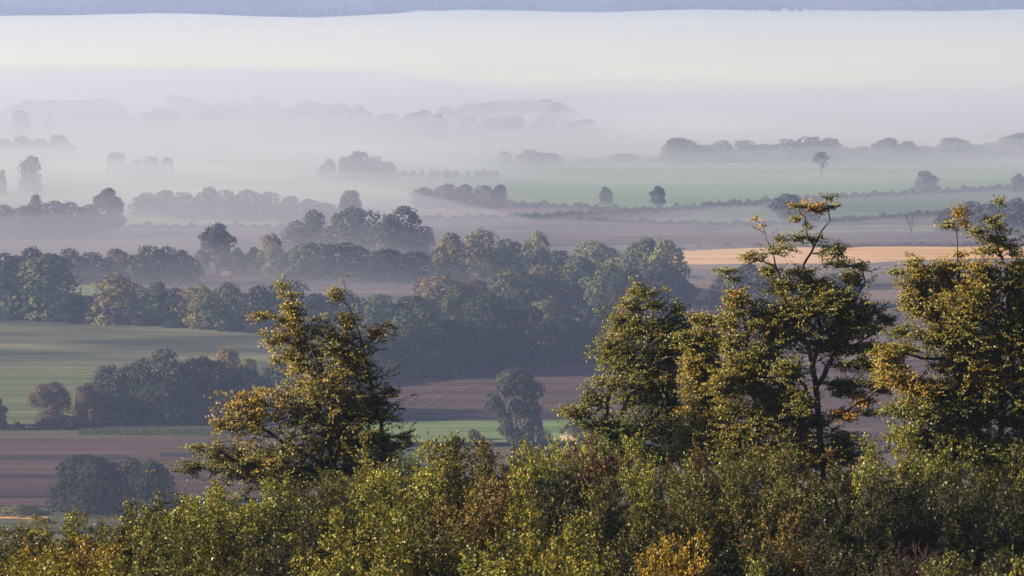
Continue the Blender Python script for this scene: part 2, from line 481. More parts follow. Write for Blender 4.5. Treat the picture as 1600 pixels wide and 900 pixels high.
def wisp_proto(seed):
    """open-crowned tree on a tall bare trunk"""
    rng = random.Random(seed)
    W, Ht = 9, 13
    V, col, Cc, lr = crown_quads(seed, W, Ht, 0.42, 11, 520, 0.8, 'tall')
    root = empty("open_crowned_tree")
    obj("crown", quads_mesh("crown", V, 4, col), M_FARLEAF, root)
    segs = [((0, 0, -0.4), (0.1, 0, Ht * 0.42), .28, .22), ((0.1, 0, Ht * .42), (0.3, 0, Ht * 0.9), .2, .07)]
    for i in range(8):
        segs.append(((0.1, 0, Ht * rng.uniform(.3, .6)), tuple(Cc[i]), .1, .04))
    obj("trunk", quads_mesh("trunk", tubes(segs, 6), 4), M_FARBARK, root)
    return root

PROTO = {}
def mk(kind, lod):
    nf, fs = {0: (9500, 0.48), 1: (5000, 0.66), 2: (3800, 0.85)}[lod]
    v = {0: 6, 1: 5, 2: 5}[lod]
    out = []
    for i in range(v):
        sd_ = 17 * i + 5 * lod + {'oak': 1, 'tall': 101, 'bush': 201, 'dome': 301}[kind]
        if kind == 'oak':
            out.append((proto_tree(sd_, 16, 16, 0.06, nf, fs, 'oak', 30), 16, 16))
        elif kind == 'dome':
            out.append((proto_tree(sd_, 16, 16, 0.0, int(nf * 1.1), fs, 'dome', 50), 16, 16))
        elif kind == 'tall':
            out.append((proto_tree(sd_, 12, 18, 0.08, nf, fs, 'tall', 28), 12, 18))
        else:
            out.append((proto_tree(sd_, 12, 8, 0.0, int(nf * 0.6), fs * 0.85, 'bush', 22), 12, 8))
    return out
USED = {}
def place(kind, px, ybase, ytop, wpx, colour, label, cat, group, name):
    p = gp(px, ybase)
    d = p[1]
    hgt = (ybase - ytop) / F * d * 1.02
    w = wpx / F * d
    rng = random.Random(int(px * 7 + ybase * 13))
    if kind in ('bare', 'wisp'):
        key = kind
        if key not in PROTO:
            PROTO[key] = [(bare_proto(5, 5, 10), 6, 10)] if kind == 'bare' else [(wisp_proto(9), 9, 13)]
    else:
        lod = 0 if d < 1250 else (1 if d < 2000 else 2)
        key = (kind, lod)
        if key not in PROTO:
            PROTO[key] = mk(kind, lod)
    pr = rng.choice(PROTO[key])
    root, W0, H0 = pr
    first = root.as_pointer() not in USED
    USED[root.as_pointer()] = True
    sc = (w / W0, w / W0, hgt / H0)
    j = 1 + rng.uniform(-0.1, 0.1)
    col = tuple(c * j for c in colour)
    rz = rng.uniform(0, 6.28)
    if first:
        r = root
        r.location = p; r.rotation_euler = (0, 0, rz); r.scale = sc
        for ch in r.children:
            if 'crown' in ch.name: ch.color = (*col, 1)
    else:
        r = copy_tree(root, p, rz, sc, col)
    r.name = name
    tag(r, label, cat, group)
    return r

DK = (0.022, 0.034, 0.021); GR = (0.07, 0.092, 0.036); OL = (0.15, 0.135, 0.045); PA = (0.18, 0.185, 0.07)  # shade painted into DK for wood fronts, sun into OL, PA, GR
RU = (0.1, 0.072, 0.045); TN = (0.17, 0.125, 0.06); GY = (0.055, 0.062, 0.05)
ORD = ["leftmost", "second", "third", "fourth", "fifth", "sixth", "seventh", "eighth", "ninth", "tenth", "eleventh", "twelfth", "thirteenth", "fourteenth",
       "fifteenth", "sixteenth", "seventeenth", "eighteenth", "nineteenth", "twentieth", "twenty-first", "twenty-second", "twenty-third", "twenty-fourth",
       "twenty-fifth", "twenty-sixth", "twenty-seventh", "twenty-eighth", "twenty-ninth", "thirtieth", "thirty-first", "thirty-second"]
CN = {DK: "dark green", GR: "green", OL: "olive green", PA: "pale green", RU: "russet brown", TN: "tan leaved", GY: "grey green"}
def row(desc, group, items):
    """items: (px, ybase, ytop, width, kind, colour)"""
    items = sorted(items, key=lambda t: t[0])
    for i, (px, yb, yt, w, kind, colr) in enumerate(items):
        nm = {'oak': "broadleaf_tree", 'tall': "broadleaf_tree", 'bush': "shrub"}[kind]
        word = {'oak': "round tree", 'tall': "tall tree", 'bush': "low shrub"}[kind]
        o = ORD[i] if i == 0 else ("rightmost" if i == len(items) - 1 else ORD[i] + " from left")
        jr = random.Random(int(px * 5 + yt))
        yt = yb - (yb - yt) * jr.uniform(0.9, 1.12); px = px + jr.uniform(-4, 4)
        if kind == 'oak' and w > 22: kind, w = 'dome', w * (1.42 if yb > 300 else (1.4 if yb > 230 else 1.9))
        elif kind == 'tall' and w > 22: kind, w = 'dome', w * 1.2
        place(kind, px, yb, yt, w, colr, f"{CN[colr]} {word}, {o} {desc}", "tree" if kind != 'bush' else "shrub", group, nm)

def one(kind, px, yb, yt, w, colr, label, name="broadleaf_tree", cat="tree", group=None):
    place(kind, px, yb, yt, w, colr, label, cat, group, name)

# wood behind the purple ploughed field, lower left
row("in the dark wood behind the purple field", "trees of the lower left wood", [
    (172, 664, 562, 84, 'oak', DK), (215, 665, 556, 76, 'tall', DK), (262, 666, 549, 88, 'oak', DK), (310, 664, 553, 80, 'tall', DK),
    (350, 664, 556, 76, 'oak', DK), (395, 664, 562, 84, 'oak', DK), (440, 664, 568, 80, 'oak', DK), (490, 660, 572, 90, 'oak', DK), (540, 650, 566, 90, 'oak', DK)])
one('oak', 80, 668, 597, 74, RU, "bare-looking russet tree at the left end of the dark wood")
one('bush', 138, 670, 600, 62, RU, "russet bush between the pinkish tree and the dark wood", "shrub", "shrub")
one('bush', 98, 672, 650, 110, DK, "low dark scrub under the pinkish russet tree", "shrub", "shrub")
one('oak', 356, 640, 545, 56, TN, "brown-topped tree peeping over the dark wood, lower left")
one('oak', 388, 635, 560, 40, PA, "pale tree crown showing behind the dark wood's right part")
one('tall', -4, 676, 622, 34, DK, "dark tree cut by the left edge beside the meadow")
# the pair on the ploughed field
one('dome', 178, 804, 708, 120, DK, "dark middle crown of the spreading clump on the purple field")
one('dome', 142, 806, 700, 150, DK, "broad dark green oak standing left of the pair on the purple field")
one('dome', 212, 808, 712, 116, (0.07, 0.06, 0.032), "brownish spreading oak between two green trees on the purple field")
one('bush', 238, 812, 722, 84, DK, "dark rounded tree at the right of the pair on the purple field", "broadleaf_tree")
one('bush', 262, 815, 766, 90, GR, "low grey green bush in front of the spreading oak", "shrub", "shrub")
one('bush', 30, 812, 790, 90, OL, "low olive scrub beside the yellow track at lower left", "shrub", "shrub")
one('bush', 58, 826, 808, 60, OL, "small yellowish bush in front of the parked blue car", "shrub", "shrub")
# lone tree in the middle
one('tall', 806, 702, 576, 92, GY, "tall grey green tree alone before the ploughed field, centre")
one('bush', 828, 704, 645, 66, GY, "dark bush at the right foot of the lone central tree", "shrub", "shrub")
one('bush', 740, 694, 671, 28, GY, "small round bush on the bright green strip", "shrub", "shrub")
# hedgerow trees above the striped meadow
row("in the hedgerow above the striped meadow", "trees along the meadow hedgerow", [
    (18, 500, 428, 76, 'oak', DK), (72, 500, 402, 112, 'oak', GR), (118, 506, 452, 74, 'oak', DK), (152, 508, 472, 50, 'bush', DK), (188, 508, 430, 86, 'oak', OL),
    (240, 510, 443, 60, 'tall', GR), (276, 511, 443, 60, 'tall', DK), (316, 513, 432, 66, 'oak', OL), (356, 515, 440, 70, 'oak', GR),
    (402, 518, 445, 62, 'oak', DK), (442, 518, 434, 76, 'oak', GR), (492, 520, 446, 66, 'oak', DK), (540, 520, 450, 62, 'oak', DK), (586, 522, 455, 62, 'oak', GR),
    (640, 520, 453, 78, 'oak', DK), (682, 512, 452, 64, 'oak', GR)])
row("on the striped meadow edge", "scrub along the meadow edge",
    [(x, 497 + x * 0.064, 482 + x * 0.064, 52, 'bush', RU if x % 3 == 0 else DK) for x in range(10, 460, 44)])
row("behind the meadow hedgerow, far left", "tall trees behind the hedgerow", [(8, 470, 386, 66, 'oak', DK), (48, 468, 380, 62, 'oak', DK), (80, 470, 396, 40, 'tall', DK)])
row("in the dark copse above the hedgerow, left", "trees of the left copse", [
    (116, 446, 388, 46, 'oak', DK), (150, 446, 388, 52, 'oak', DK), (186, 446, 384, 52, 'oak', RU), (222, 446, 380, 60, 'oak', GR), (258, 446, 382, 52, 'oak', DK), (286, 447, 392, 42, 'oak', DK)])
one('tall', 340, 430, 350, 62, GY, "tall grey tree standing free right of the dark copse")
row("low beside the free-standing grey tree", "shrubs by the grey tree", [(374, 432, 392, 36, 'bush', DK), (396, 430, 387, 40, 'bush', DK), (312, 436, 416, 30, 'bush', DK)])
# central clump
row("in the hazy back rank of the central clump", "back rank of the central clump", [
    (466, 400, 338, 50, 'oak', GY), (494, 402, 328, 54, 'tall', GY), (548, 404, 318, 92, 'oak', GY), (602, 400, 330, 44, 'oak', GY), (632, 412, 320, 84, 'tall', GY), (660, 410, 348, 40, 'oak', GY)])
one('oak', 548, 368, 298, 42, GY, "round hazy tree rising behind the central clump")
row("in the middle rank of the central clump", "front rank of the central clump", [
    (430, 432, 362, 46, 'tall', OL), (480, 438, 370, 84, 'oak', GR), (540, 440, 375, 84, 'oak', DK), (600, 442, 385, 80, 'oak', DK), (650, 442, 390, 66, 'oak', DK),
    (704, 442, 364, 58, 'oak', OL), (752, 434, 357, 58, 'oak', OL), (790, 440, 368, 58, 'oak', GR), (840, 434, 361, 56, 'tall', PA), (872, 440, 390, 70, 'oak', DK),
    (930, 436, 374, 78, 'oak', PA)])
row("in the pale group beside the tan stubble field", "pale trees beside the stubble field", [
    (974, 456, 396, 54, 'oak', PA), (1006, 458, 360, 74, 'tall', GR), (1042, 462, 380, 62, 'oak', PA), (1022, 476, 404, 96, 'oak', GY), (1070, 476, 440, 50, 'bush', GY)])
row("on the crest of the diagonal wood", "crest of the diagonal wood", [  # lighter crown colours painted as sunlit tops
    (690, 494, 421, 104, 'oak', TN), (742, 486, 430, 72, 'oak', RU), (800, 492, 416, 84, 'oak', GR), (850, 486, 404, 84, 'oak', OL), (902, 486, 404, 84, 'oak', GR), (950, 494, 410, 76, 'oak', GR), (986, 500, 420, 66, 'oak', DK)])
row("in the shade-coloured front of the diagonal wood", "front of the diagonal wood", [  # front crowns coloured dark to stand in for shade
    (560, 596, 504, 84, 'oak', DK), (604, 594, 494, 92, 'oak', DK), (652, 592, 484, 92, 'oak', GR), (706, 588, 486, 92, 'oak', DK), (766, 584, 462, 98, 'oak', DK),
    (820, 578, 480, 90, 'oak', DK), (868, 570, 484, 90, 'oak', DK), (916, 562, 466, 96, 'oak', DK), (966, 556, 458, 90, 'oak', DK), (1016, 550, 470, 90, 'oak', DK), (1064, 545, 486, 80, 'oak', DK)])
one('oak', 850, 545, 470, 66, PA, "pale-topped tree tinted as sunlit among the shade-coloured front of the diagonal wood")
one('oak', 720, 540, 445, 70, GR, "green tree bridging tan tree and the dark front wood")
row("in the low dark fringe under the diagonal wood", "fringe under the diagonal wood",
    [(x, 608 - (x - 560) * 0.118, 575 - (x - 560) * 0.11, 74, 'bush', DK) for x in range(570, 1080, 52)])
row("in the group behind the tall right-centre tree", "bluish trees behind the tall foreground tree", [(1136, 480, 420, 60, 'oak', GY), (1168, 482, 414, 70, 'oak', GY), (1200, 482, 424, 50, 'oak', GY), (1108, 484, 455, 40, 'bush', GY)])
one('oak', 1318, 480, 424, 70, GY, "bluish tree seen through the crown of the tall foreground tree")
# hazy left
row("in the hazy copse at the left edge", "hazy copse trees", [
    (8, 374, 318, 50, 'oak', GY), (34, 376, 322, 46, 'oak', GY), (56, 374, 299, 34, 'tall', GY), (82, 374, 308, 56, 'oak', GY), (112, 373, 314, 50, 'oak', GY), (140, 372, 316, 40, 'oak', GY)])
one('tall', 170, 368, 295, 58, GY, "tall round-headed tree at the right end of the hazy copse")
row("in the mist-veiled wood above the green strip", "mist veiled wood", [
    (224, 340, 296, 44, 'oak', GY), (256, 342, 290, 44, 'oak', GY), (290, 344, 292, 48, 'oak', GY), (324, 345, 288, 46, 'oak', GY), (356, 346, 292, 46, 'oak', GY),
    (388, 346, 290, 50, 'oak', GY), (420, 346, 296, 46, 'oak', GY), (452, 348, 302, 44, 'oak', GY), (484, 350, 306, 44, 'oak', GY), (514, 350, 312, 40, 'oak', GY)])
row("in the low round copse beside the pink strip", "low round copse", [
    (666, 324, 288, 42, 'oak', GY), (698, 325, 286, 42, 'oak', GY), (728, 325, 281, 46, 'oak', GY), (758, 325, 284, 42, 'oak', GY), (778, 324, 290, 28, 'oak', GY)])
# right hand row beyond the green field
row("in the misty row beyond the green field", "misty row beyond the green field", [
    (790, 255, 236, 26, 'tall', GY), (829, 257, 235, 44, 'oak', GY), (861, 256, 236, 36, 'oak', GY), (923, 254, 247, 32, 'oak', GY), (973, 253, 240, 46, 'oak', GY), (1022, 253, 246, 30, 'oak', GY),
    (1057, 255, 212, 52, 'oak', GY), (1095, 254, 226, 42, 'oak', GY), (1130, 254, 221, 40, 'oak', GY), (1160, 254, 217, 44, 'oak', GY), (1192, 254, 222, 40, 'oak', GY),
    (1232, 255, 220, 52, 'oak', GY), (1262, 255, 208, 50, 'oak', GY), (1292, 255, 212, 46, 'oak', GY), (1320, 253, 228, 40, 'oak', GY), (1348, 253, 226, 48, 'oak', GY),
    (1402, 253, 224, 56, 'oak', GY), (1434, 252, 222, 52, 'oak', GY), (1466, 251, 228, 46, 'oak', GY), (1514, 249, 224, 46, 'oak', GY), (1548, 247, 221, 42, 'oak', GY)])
row("pale in the mist behind the right-hand row", "pale trees in the mist at right", [(1385, 255, 209, 54, 'oak', GY), (1490, 252, 207, 50, 'oak', GY), (1588, 248, 204, 60, 'oak', GY), (1420, 256, 214, 40, 'oak', GY)])
one('dome', 946, 320, 290, 28, GY, "small lone tree left of two in the green field")
one('tall', 1028, 326, 291, 26, GY, "small upright lone tree on the green field's hedge")
one('wisp', 1283, 280, 238, 34, GY, "slender tree with open ragged crown on the far green field", "open_crowned_tree")
one('dome', 1447, 300, 265, 48, GY, "wide flat-based lone tree on the green field, right")
one('dome', 1592, 299, 270, 34, GY, "lone tree by the right edge on the dark hedge")
one('oak', 1232, 350, 303, 56, GY, "round tree standing on the second hedge behind the tall spire")
one('oak', 1262, 352, 318, 50, GY, "lower round tree beside the one on the second hedge")
one('bush', 1290, 387, 372, 74, GY, "low dark bush on the hedge above the stubble", "shrub", "shrub")
one('bare', 1423, 380, 334, 24, GY, "leafless pale tree standing before the green strip, right", "bare_tree")
row("in the bluish copse at the right edge", "bluish copse at right", [(1482, 362, 320, 38, 'oak', GY), (1512, 363, 313, 52, 'oak', GY), (1548, 365, 309, 56, 'oak', GY), (1584, 367, 312, 50, 'oak', GY), (1625, 368, 315, 50, 'oak', GY)])
# in the fog
one('dome', 48, 302, 240, 48, GY, "domed tree standing in mist near the left edge")
one('dome', 3, 306, 262, 20, GY, "dark tree in mist cut by the left edge")
one('dome', 31, 222, 169, 44, GY, "dome-crowned tree in thick mist, far upper left")
one('dome', 76, 214, 178, 26, GY, "small faint tree right of the dome-crowned tree in thick mist")
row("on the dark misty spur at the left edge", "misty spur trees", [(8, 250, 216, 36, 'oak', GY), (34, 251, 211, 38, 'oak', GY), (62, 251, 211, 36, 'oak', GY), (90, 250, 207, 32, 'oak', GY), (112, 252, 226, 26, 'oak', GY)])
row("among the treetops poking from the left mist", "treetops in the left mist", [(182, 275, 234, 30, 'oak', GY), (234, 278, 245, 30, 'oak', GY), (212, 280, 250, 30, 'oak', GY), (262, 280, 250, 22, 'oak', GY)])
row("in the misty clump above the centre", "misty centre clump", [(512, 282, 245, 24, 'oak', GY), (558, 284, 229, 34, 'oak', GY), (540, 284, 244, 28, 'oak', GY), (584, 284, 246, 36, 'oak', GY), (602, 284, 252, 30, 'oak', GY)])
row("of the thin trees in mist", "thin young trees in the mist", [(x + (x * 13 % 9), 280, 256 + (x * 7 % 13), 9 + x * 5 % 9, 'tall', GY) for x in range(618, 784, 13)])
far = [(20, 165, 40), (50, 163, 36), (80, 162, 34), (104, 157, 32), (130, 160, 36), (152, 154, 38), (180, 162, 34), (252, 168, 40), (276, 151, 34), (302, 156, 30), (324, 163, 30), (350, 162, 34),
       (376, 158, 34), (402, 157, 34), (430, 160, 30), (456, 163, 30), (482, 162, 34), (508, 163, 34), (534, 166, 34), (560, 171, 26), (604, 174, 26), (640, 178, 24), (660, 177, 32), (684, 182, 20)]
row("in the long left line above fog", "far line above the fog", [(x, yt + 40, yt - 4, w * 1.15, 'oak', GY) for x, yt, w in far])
row("in the pale central line above fog", "far pale line above the fog", [(x, yt + 34, yt - 4, w * 1.15, 'oak', GY) for x, yt, w in
    [(700, 172, 30), (728, 166, 34), (752, 163, 30), (778, 160, 32), (800, 157, 32), (826, 157, 34), (852, 160, 34), (878, 166, 30)]])
row("in the nearer treetops above the fog", "near treetops above the fog", [(x, yt + 34, yt - 4, w * 1.15, 'oak', GY) for x, yt, w in
    [(732, 182, 22), (760, 184, 26), (780, 180, 22), (802, 183, 26), (848, 178, 26), (872, 173, 26), (912, 185, 40)]])
for nm_, pr in list(PROTO.items()):
    for root, a, b in pr:
        if root.as_pointer() not in USED:
            for ch in list(root.children): bpy.data.objects.remove(ch)
            bpy.data.objects.remove(root)

# ------------------------------------------------------------------ hedges
def hedge(pts, hgt, wid, colour, label, seed):
    hgt, wid = hgt * 1.35, wid * 1.2
    rng = np.random.default_rng(seed)
    P = [gp(*p) for p in pts]
    Ps = []
    for a, b in zip(P, P[1:]):
        L = np.linalg.norm(b - a)
        n = int(L * 20)
        t = rng.random(n)
        q = a + (b - a) * t[:, None]
        dn = np.array([-(b - a)[1], (b - a)[0], 0]) / L
        s = t * L
        hh = hgt * (0.8 + 0.35 * np.sin(s * 0.13 + seed) * np.sin(s * 0.37) + 0.25 * np.sin(s * 0.9))
        ang = rng.random(n) * np.pi
        rr = 0.75 + 0.3 * rng.random(n)
        q = q + dn * (np.cos(ang) * wid * 0.5 * rr)[:, None]
        q[:, 2] = np.abs(np.sin(ang)) ** 0.5 * hh * rr * rng.random(n) ** 0.3
        Ps.append(q)
    Q = np.concatenate(Ps)
    n = len(Q)
    org = P[0].copy()
    V = leaves(Q - org, rng.normal(size=(n, 3)) + np.array([0, -0.3, .5]), rng.normal(size=(n, 3)), 1.0 * (0.6 + rng.random(n)), 0.85 * (0.6 + rng.random(n)), rng)
    b = (0.8 + 0.4 * rng.random(n))[:, None]
    o = obj("hedge", quads_mesh("hedge", V, 4, b * np.array([[1.0, 1.0, 0.9]])), M_FARLEAF)
    o.location = org
    o.color = (*colour, 1)
    tag(o, label, "hedge", "field hedges")
hedge([(780, 321), (900, 327), (1000, 334), (1140, 323), (1300, 311), (1450, 304), (1640, 293)], 2.6, 3, DK, "long dark hedge climbing right along the far green field", 1)
hedge([(640, 344), (800, 342), (900, 337), (1000, 333)], 2.0, 3, DK, "low hedge joining the long one under the pink strip", 2)
hedge([(900, 346), (1040, 351), (1170, 354), (1300, 347), (1460, 336), (1500, 334)], 1.8, 2.5, DK, "thin hedge along the lower side of the green strip", 3)
hedge([(1030, 395), (1060, 389), (1200, 387), (1480, 385), (1640, 384)], 1.3, 2.5, DK, "low hedge along the far edge of the tan stubble", 4)
hedge([(160, 357), (300, 357), (480, 358)], 2.0, 3, DK, "hedge under the bright green strip, hazy left", 5)
hedge([(-20, 676), (60, 676), (140, 676)], 2.2, 4, DK, "dark hedge foot along the purple field, far left", 6)
hedge([(1250, 452), (1420, 449)], 1.2, 3, DK, "short dark hedge below the tan stubble field", 7)

# margin of tall grass
def margin():
    rng = np.random.default_rng(4)
    n = 9000
    px = 122 + rng.random(n) * 300
    py = 676 + rng.random(n) * 9
    P = np.array([gp(a, b) for a, b in zip(px, py)])
    hgt = 1.5 * (0.6 + 0.6 * rng.random(n))
    P[:, 2] = hgt * 0.5
    org = np.array([P[:, 0].mean(), P[:, 1].mean(), 0])
    V = leaves(P - org, np.stack([rng.normal(size=n), rng.normal(size=n), 0 * P[:, 0] + .2], 1), np.stack([rng.normal(size=n) * .25, rng.normal(size=n) * .25, np.ones(n)], 1), hgt, 0.28 * np.ones(n), rng)
    c = (0.75 + 0.5 * rng.random(n))[:, None] * np.array([[0.075, 0.085, 0.05]])
    o = obj("tall_grass", quads_mesh("tall_grass", V, 4, c), M_FARLEAF)
    o.location = org
    tag(o, "grey green strip of tall grass between wood and purple field", "grass", kind="stuff")
margin()

# far wooded hill side
def far_wood():
    rng = np.random.default_rng(11)
    n = 15000
    Y = 7650 + rng.random(n) ** 0.8 * 3000
    X = (rng.random(n) - 0.5) * 4200
    keep = np.array([mnoise.noise(Vector((x * 0.0035, y * 0.0016, 5))) > -0.16 for x, y in zip(X, Y)])
    X, Y = X[keep], Y[keep]
    base = np.array([[0, 0, 1], [.8, 0, .55], [.25, .76, .55], [-.65, .47, .55], [-.65, -.47, .55], [.25, -.76, .55], [1, 0, 0], [.31, .95, 0], [-.81, .59, 0], [-.81, -.59, 0], [.31, -.95, 0]])
    fc = []
    for i in range(5):
        j = (i + 1) % 5
        fc.append((0, 1 + i, 1 + j, 1 + j)); fc.append((1 + i, 6 + i, 6 + j, 1 + j))
    Q = []; Cs = []
    for x, y in zip(X, Y):
        s = 7 + 5 * rng.random(); h = 10 + 9 * rng.random()
        v = base * (1 + 0.25 * rng.normal(size=base.shape)) * np.array([s, s, h]) + np.array([x, y, zg(x, y)])
        for f in fc[1::2]:
            Q.append(v[list(f)])
        for f in fc[0::2]:
            Q.append(v[list(f)])
        Cs.append(np.repeat([(0.7 + 0.6 * rng.random()) * np.array([0.035, 0.048, 0.03])], 10, axis=0))
    Q = np.array(Q); Cs = np.concatenate(Cs)
    # top triangles as degenerate-free quads: split the shared corner slightly
    o = obj("distant_woodland", quads_mesh("distant_woodland", Q + 0, 4, Cs), M_FARLEAF)
    tag(o, "blue wooded hillside beyond the fog along the top edge", "woodland", kind="stuff")
far_wood()

# ------------------------------------------------------------------ cottages
M_WHITE = noise_material("white_render", (0.7, 0.68, 0.62), (0.8, 0.78, 0.73), 0.5)
M_ROOF = noise_material("roof_tile", (0.1, 0.06, 0.045), (0.16, 0.1, 0.08), 1.0)
M_GLASS = noise_material("window_glass", (0.02, 0.025, 0.03), (0.03, 0.035, 0.04), 1.0, 0.1)
def cottage(p, w, rz, label, group):
    r = empty("cottage", p, rz)
    L, D, hh, rf = w, w * 0.55, w * 0.38, w * 0.3
    V = [(-L/2, -D/2, -1), (L/2, -D/2, -1), (L/2, D/2, -1), (-L/2, D/2, -1), (-L/2, -D/2, hh), (L/2, -D/2, hh), (L/2, D/2, hh), (-L/2, D/2, hh), (-L/2, 0, hh + rf), (L/2, 0, hh + rf)]
    obj("wall", face_mesh("wall", V, [(0, 1, 5, 4), (1, 2, 6, 9, 5), (2, 3, 7, 6), (3, 0, 4, 8, 7)]), M_WHITE, r)
    e = 0.3
    V = [(-L/2 - e, -D/2 - e, hh - .15), (L/2 + e, -D/2 - e, hh - .15), (L/2 + e, 0, hh + rf + .12), (-L/2 - e, 0, hh + rf + .12), (L/2 + e, D/2 + e, hh - .15), (-L/2 - e, D/2 + e, hh - .15)]
    V += [(x, y, z + .15) for x, y, z in V]
    rf_o = obj("roof", face_mesh("roof", V, [(6, 7, 8, 9), (9, 8, 10, 11), (0, 3, 2, 1), (3, 5, 4, 2), (0, 1, 7, 6), (5, 11, 10, 4), (1, 2, 8, 7), (2, 4, 10, 8), (0, 6, 9, 3), (3, 9, 11, 5)]), M_ROOF, r)
    c = w * 0.05
    V = [(L*.3 + a * c, b * c, z) for z in (hh + rf - .4, hh + rf + 1.1) for a, b in ((-1, -1), (1, -1), (1, 1), (-1, 1))]
    obj("chimney", face_mesh("chimney", V, [(0, 1, 5, 4), (1, 2, 6, 5), (2, 3, 7, 6), (3, 0, 4, 7), (4, 5, 6, 7)]), M_ROOF, rf_o)
    for x in (-L * .28, L * .28):
        V = [(x + a * .5, -D / 2 - .03 - b * .05, z) for b in (0, 1) for a, z in ((-1, hh * .35), (1, hh * .35), (1, hh * .8), (-1, hh * .8))]
        obj("window", face_mesh("window", V, [(4, 5, 6, 7), (0, 1, 5, 4), (1, 2, 6, 5), (2, 3, 7, 6), (3, 0, 4, 7)]), M_GLASS, r)
    tag(r, label, "cottage", group)
cottage(gp(133, 356), 8, 0.5, "white cottage half hidden under the hazy copse, left", "white cottages")
cottage(gp(157, 356), 6, -0.4, "small white cottage beside the tall round-headed hazy tree", "white cottages")
cottage(gp(243, 437), 4, 0.3, "tiny white building at the foot of the dark copse", "white cottages")
cottage(gp(273, 437), 6, 0.2, "wider white building at the foot of the dark copse", "white cottages")
cottage(gp(355, 434), 3.4, -0.5, "white building right below the free-standing grey tree", "white cottages")
cottage(gp(406, 414), 5, 0.9, "white gable between shrubs and the central clump", "white cottages")
M_CREAM = noise_material("cream_render", (0.68, 0.5, 0.3), (0.76, 0.6, 0.38), 0.6)
_w = M_WHITE; M_WHITE = M_CREAM
cottage(gp(893, 692), 8.5, 1.35, "cream sunlit barn gable left of the windswept tree", "cream farm buildings")
cottage(gp(1273, 708), 6, 1.2, "small cream sunlit building under the tallest foreground tree", "cream farm buildings")
M_WHITE = _w
for px, Y, lb in ((365, 9800, "white farmhouse on the far wooded hill, left of centre"), (905, 9900, "white farmhouse on the far wooded hill, right of centre"), (24, 9300, "pale house on the far wooded hill at the left edge")):
    x = (px - 800) / F * Y
    cottage((x, Y, zg(x, Y) + 6), 11, 0.4, lb, "white cottages on the far hill")

# ------------------------------------------------------------------ parked car (dark blue, half hidden)
def car():
    p = gp(78, 826)
    r = empty("parked_car", p, R(12))
    M_PAINT = noise_material("blue_paint", (0.02, 0.03, 0.14), (0.025, 0.035, 0.16), 1, 0.3)
    M_TYRE = noise_material("tyre", (0.015, 0.015, 0.015), (0.025, 0.025, 0.025), 3)
    prof = [(-2.2, .35), (-2.25, .8), (-2.1, 1.0), (-1.2, 1.05), (-.55, 1.5), (.9, 1.52), (1.75, 1.05), (2.15, 1.0), (2.25, .7), (2.2, .35)]
    ys = [(-.88, 1.0), (-.8, 1.03), (.8, 1.03), (.88, 1.0)]
    V = [(x, y, .35 + (z - .35) * s) for y, s in ys for x, z in prof]
    n = len(prof)
    Fc = [tuple(range(n)), tuple(reversed(range(3 * n, 4 * n)))]
    for k in range(3):
        for i in range(n):
            j = (i + 1) % n
            Fc.append((k * n + i, k * n + j, (k + 1) * n + j, (k + 1) * n + i))
    obj("body", face_mesh("body", V, Fc), M_PAINT, r)
    for s in (-1, 1):
        for (x0, x1, x2, x3) in ((-.95, -.5, .12, .12), (.2, .2, .85, 1.35)):
            V = [(x0, s * .895, 1.08), (x3, s * .895, 1.08), (x2, s * .89, 1.44), (x1, s * .89, 1.44)]
            V += [(a, b - s * .03, c) for a, b, c in V]
            obj("window", face_mesh("window", V, [(0, 1, 2, 3), (4, 7, 6, 5), (0, 4, 5, 1), (1, 5, 6, 2), (2, 6, 7, 3), (3, 7, 4, 0)]), M_GLASS, r)
        for x in (-1.35, 1.4):
            a = np.linspace(0, 2 * np.pi, 16, endpoint=False)
            V = [(x + .33 * math.cos(t), s * .9 + dy, .33 + .33 * math.sin(t)) for dy in (-.1, .1) for t in a]
            Fc = [tuple(range(16)), tuple(reversed(range(16, 32)))] + [(i, (i + 1) % 16, 16 + (i + 1) % 16, 16 + i) for i in range(16)]
            obj("wheel", face_mesh("wheel", V, Fc), M_TYRE, r)
    tag(r, "dark blue car half hidden behind bushes at lower left", "car")
car()

# ------------------------------------------------------------------ foreground trees
GREEN = np.array([0.13, 0.14, 0.02]); OLIVE = np.array([0.26, 0.185, 0.022]); ORANGE = np.array([0.42, 0.19, 0.025]); DARKG = np.array([0.06, 0.075, 0.016])

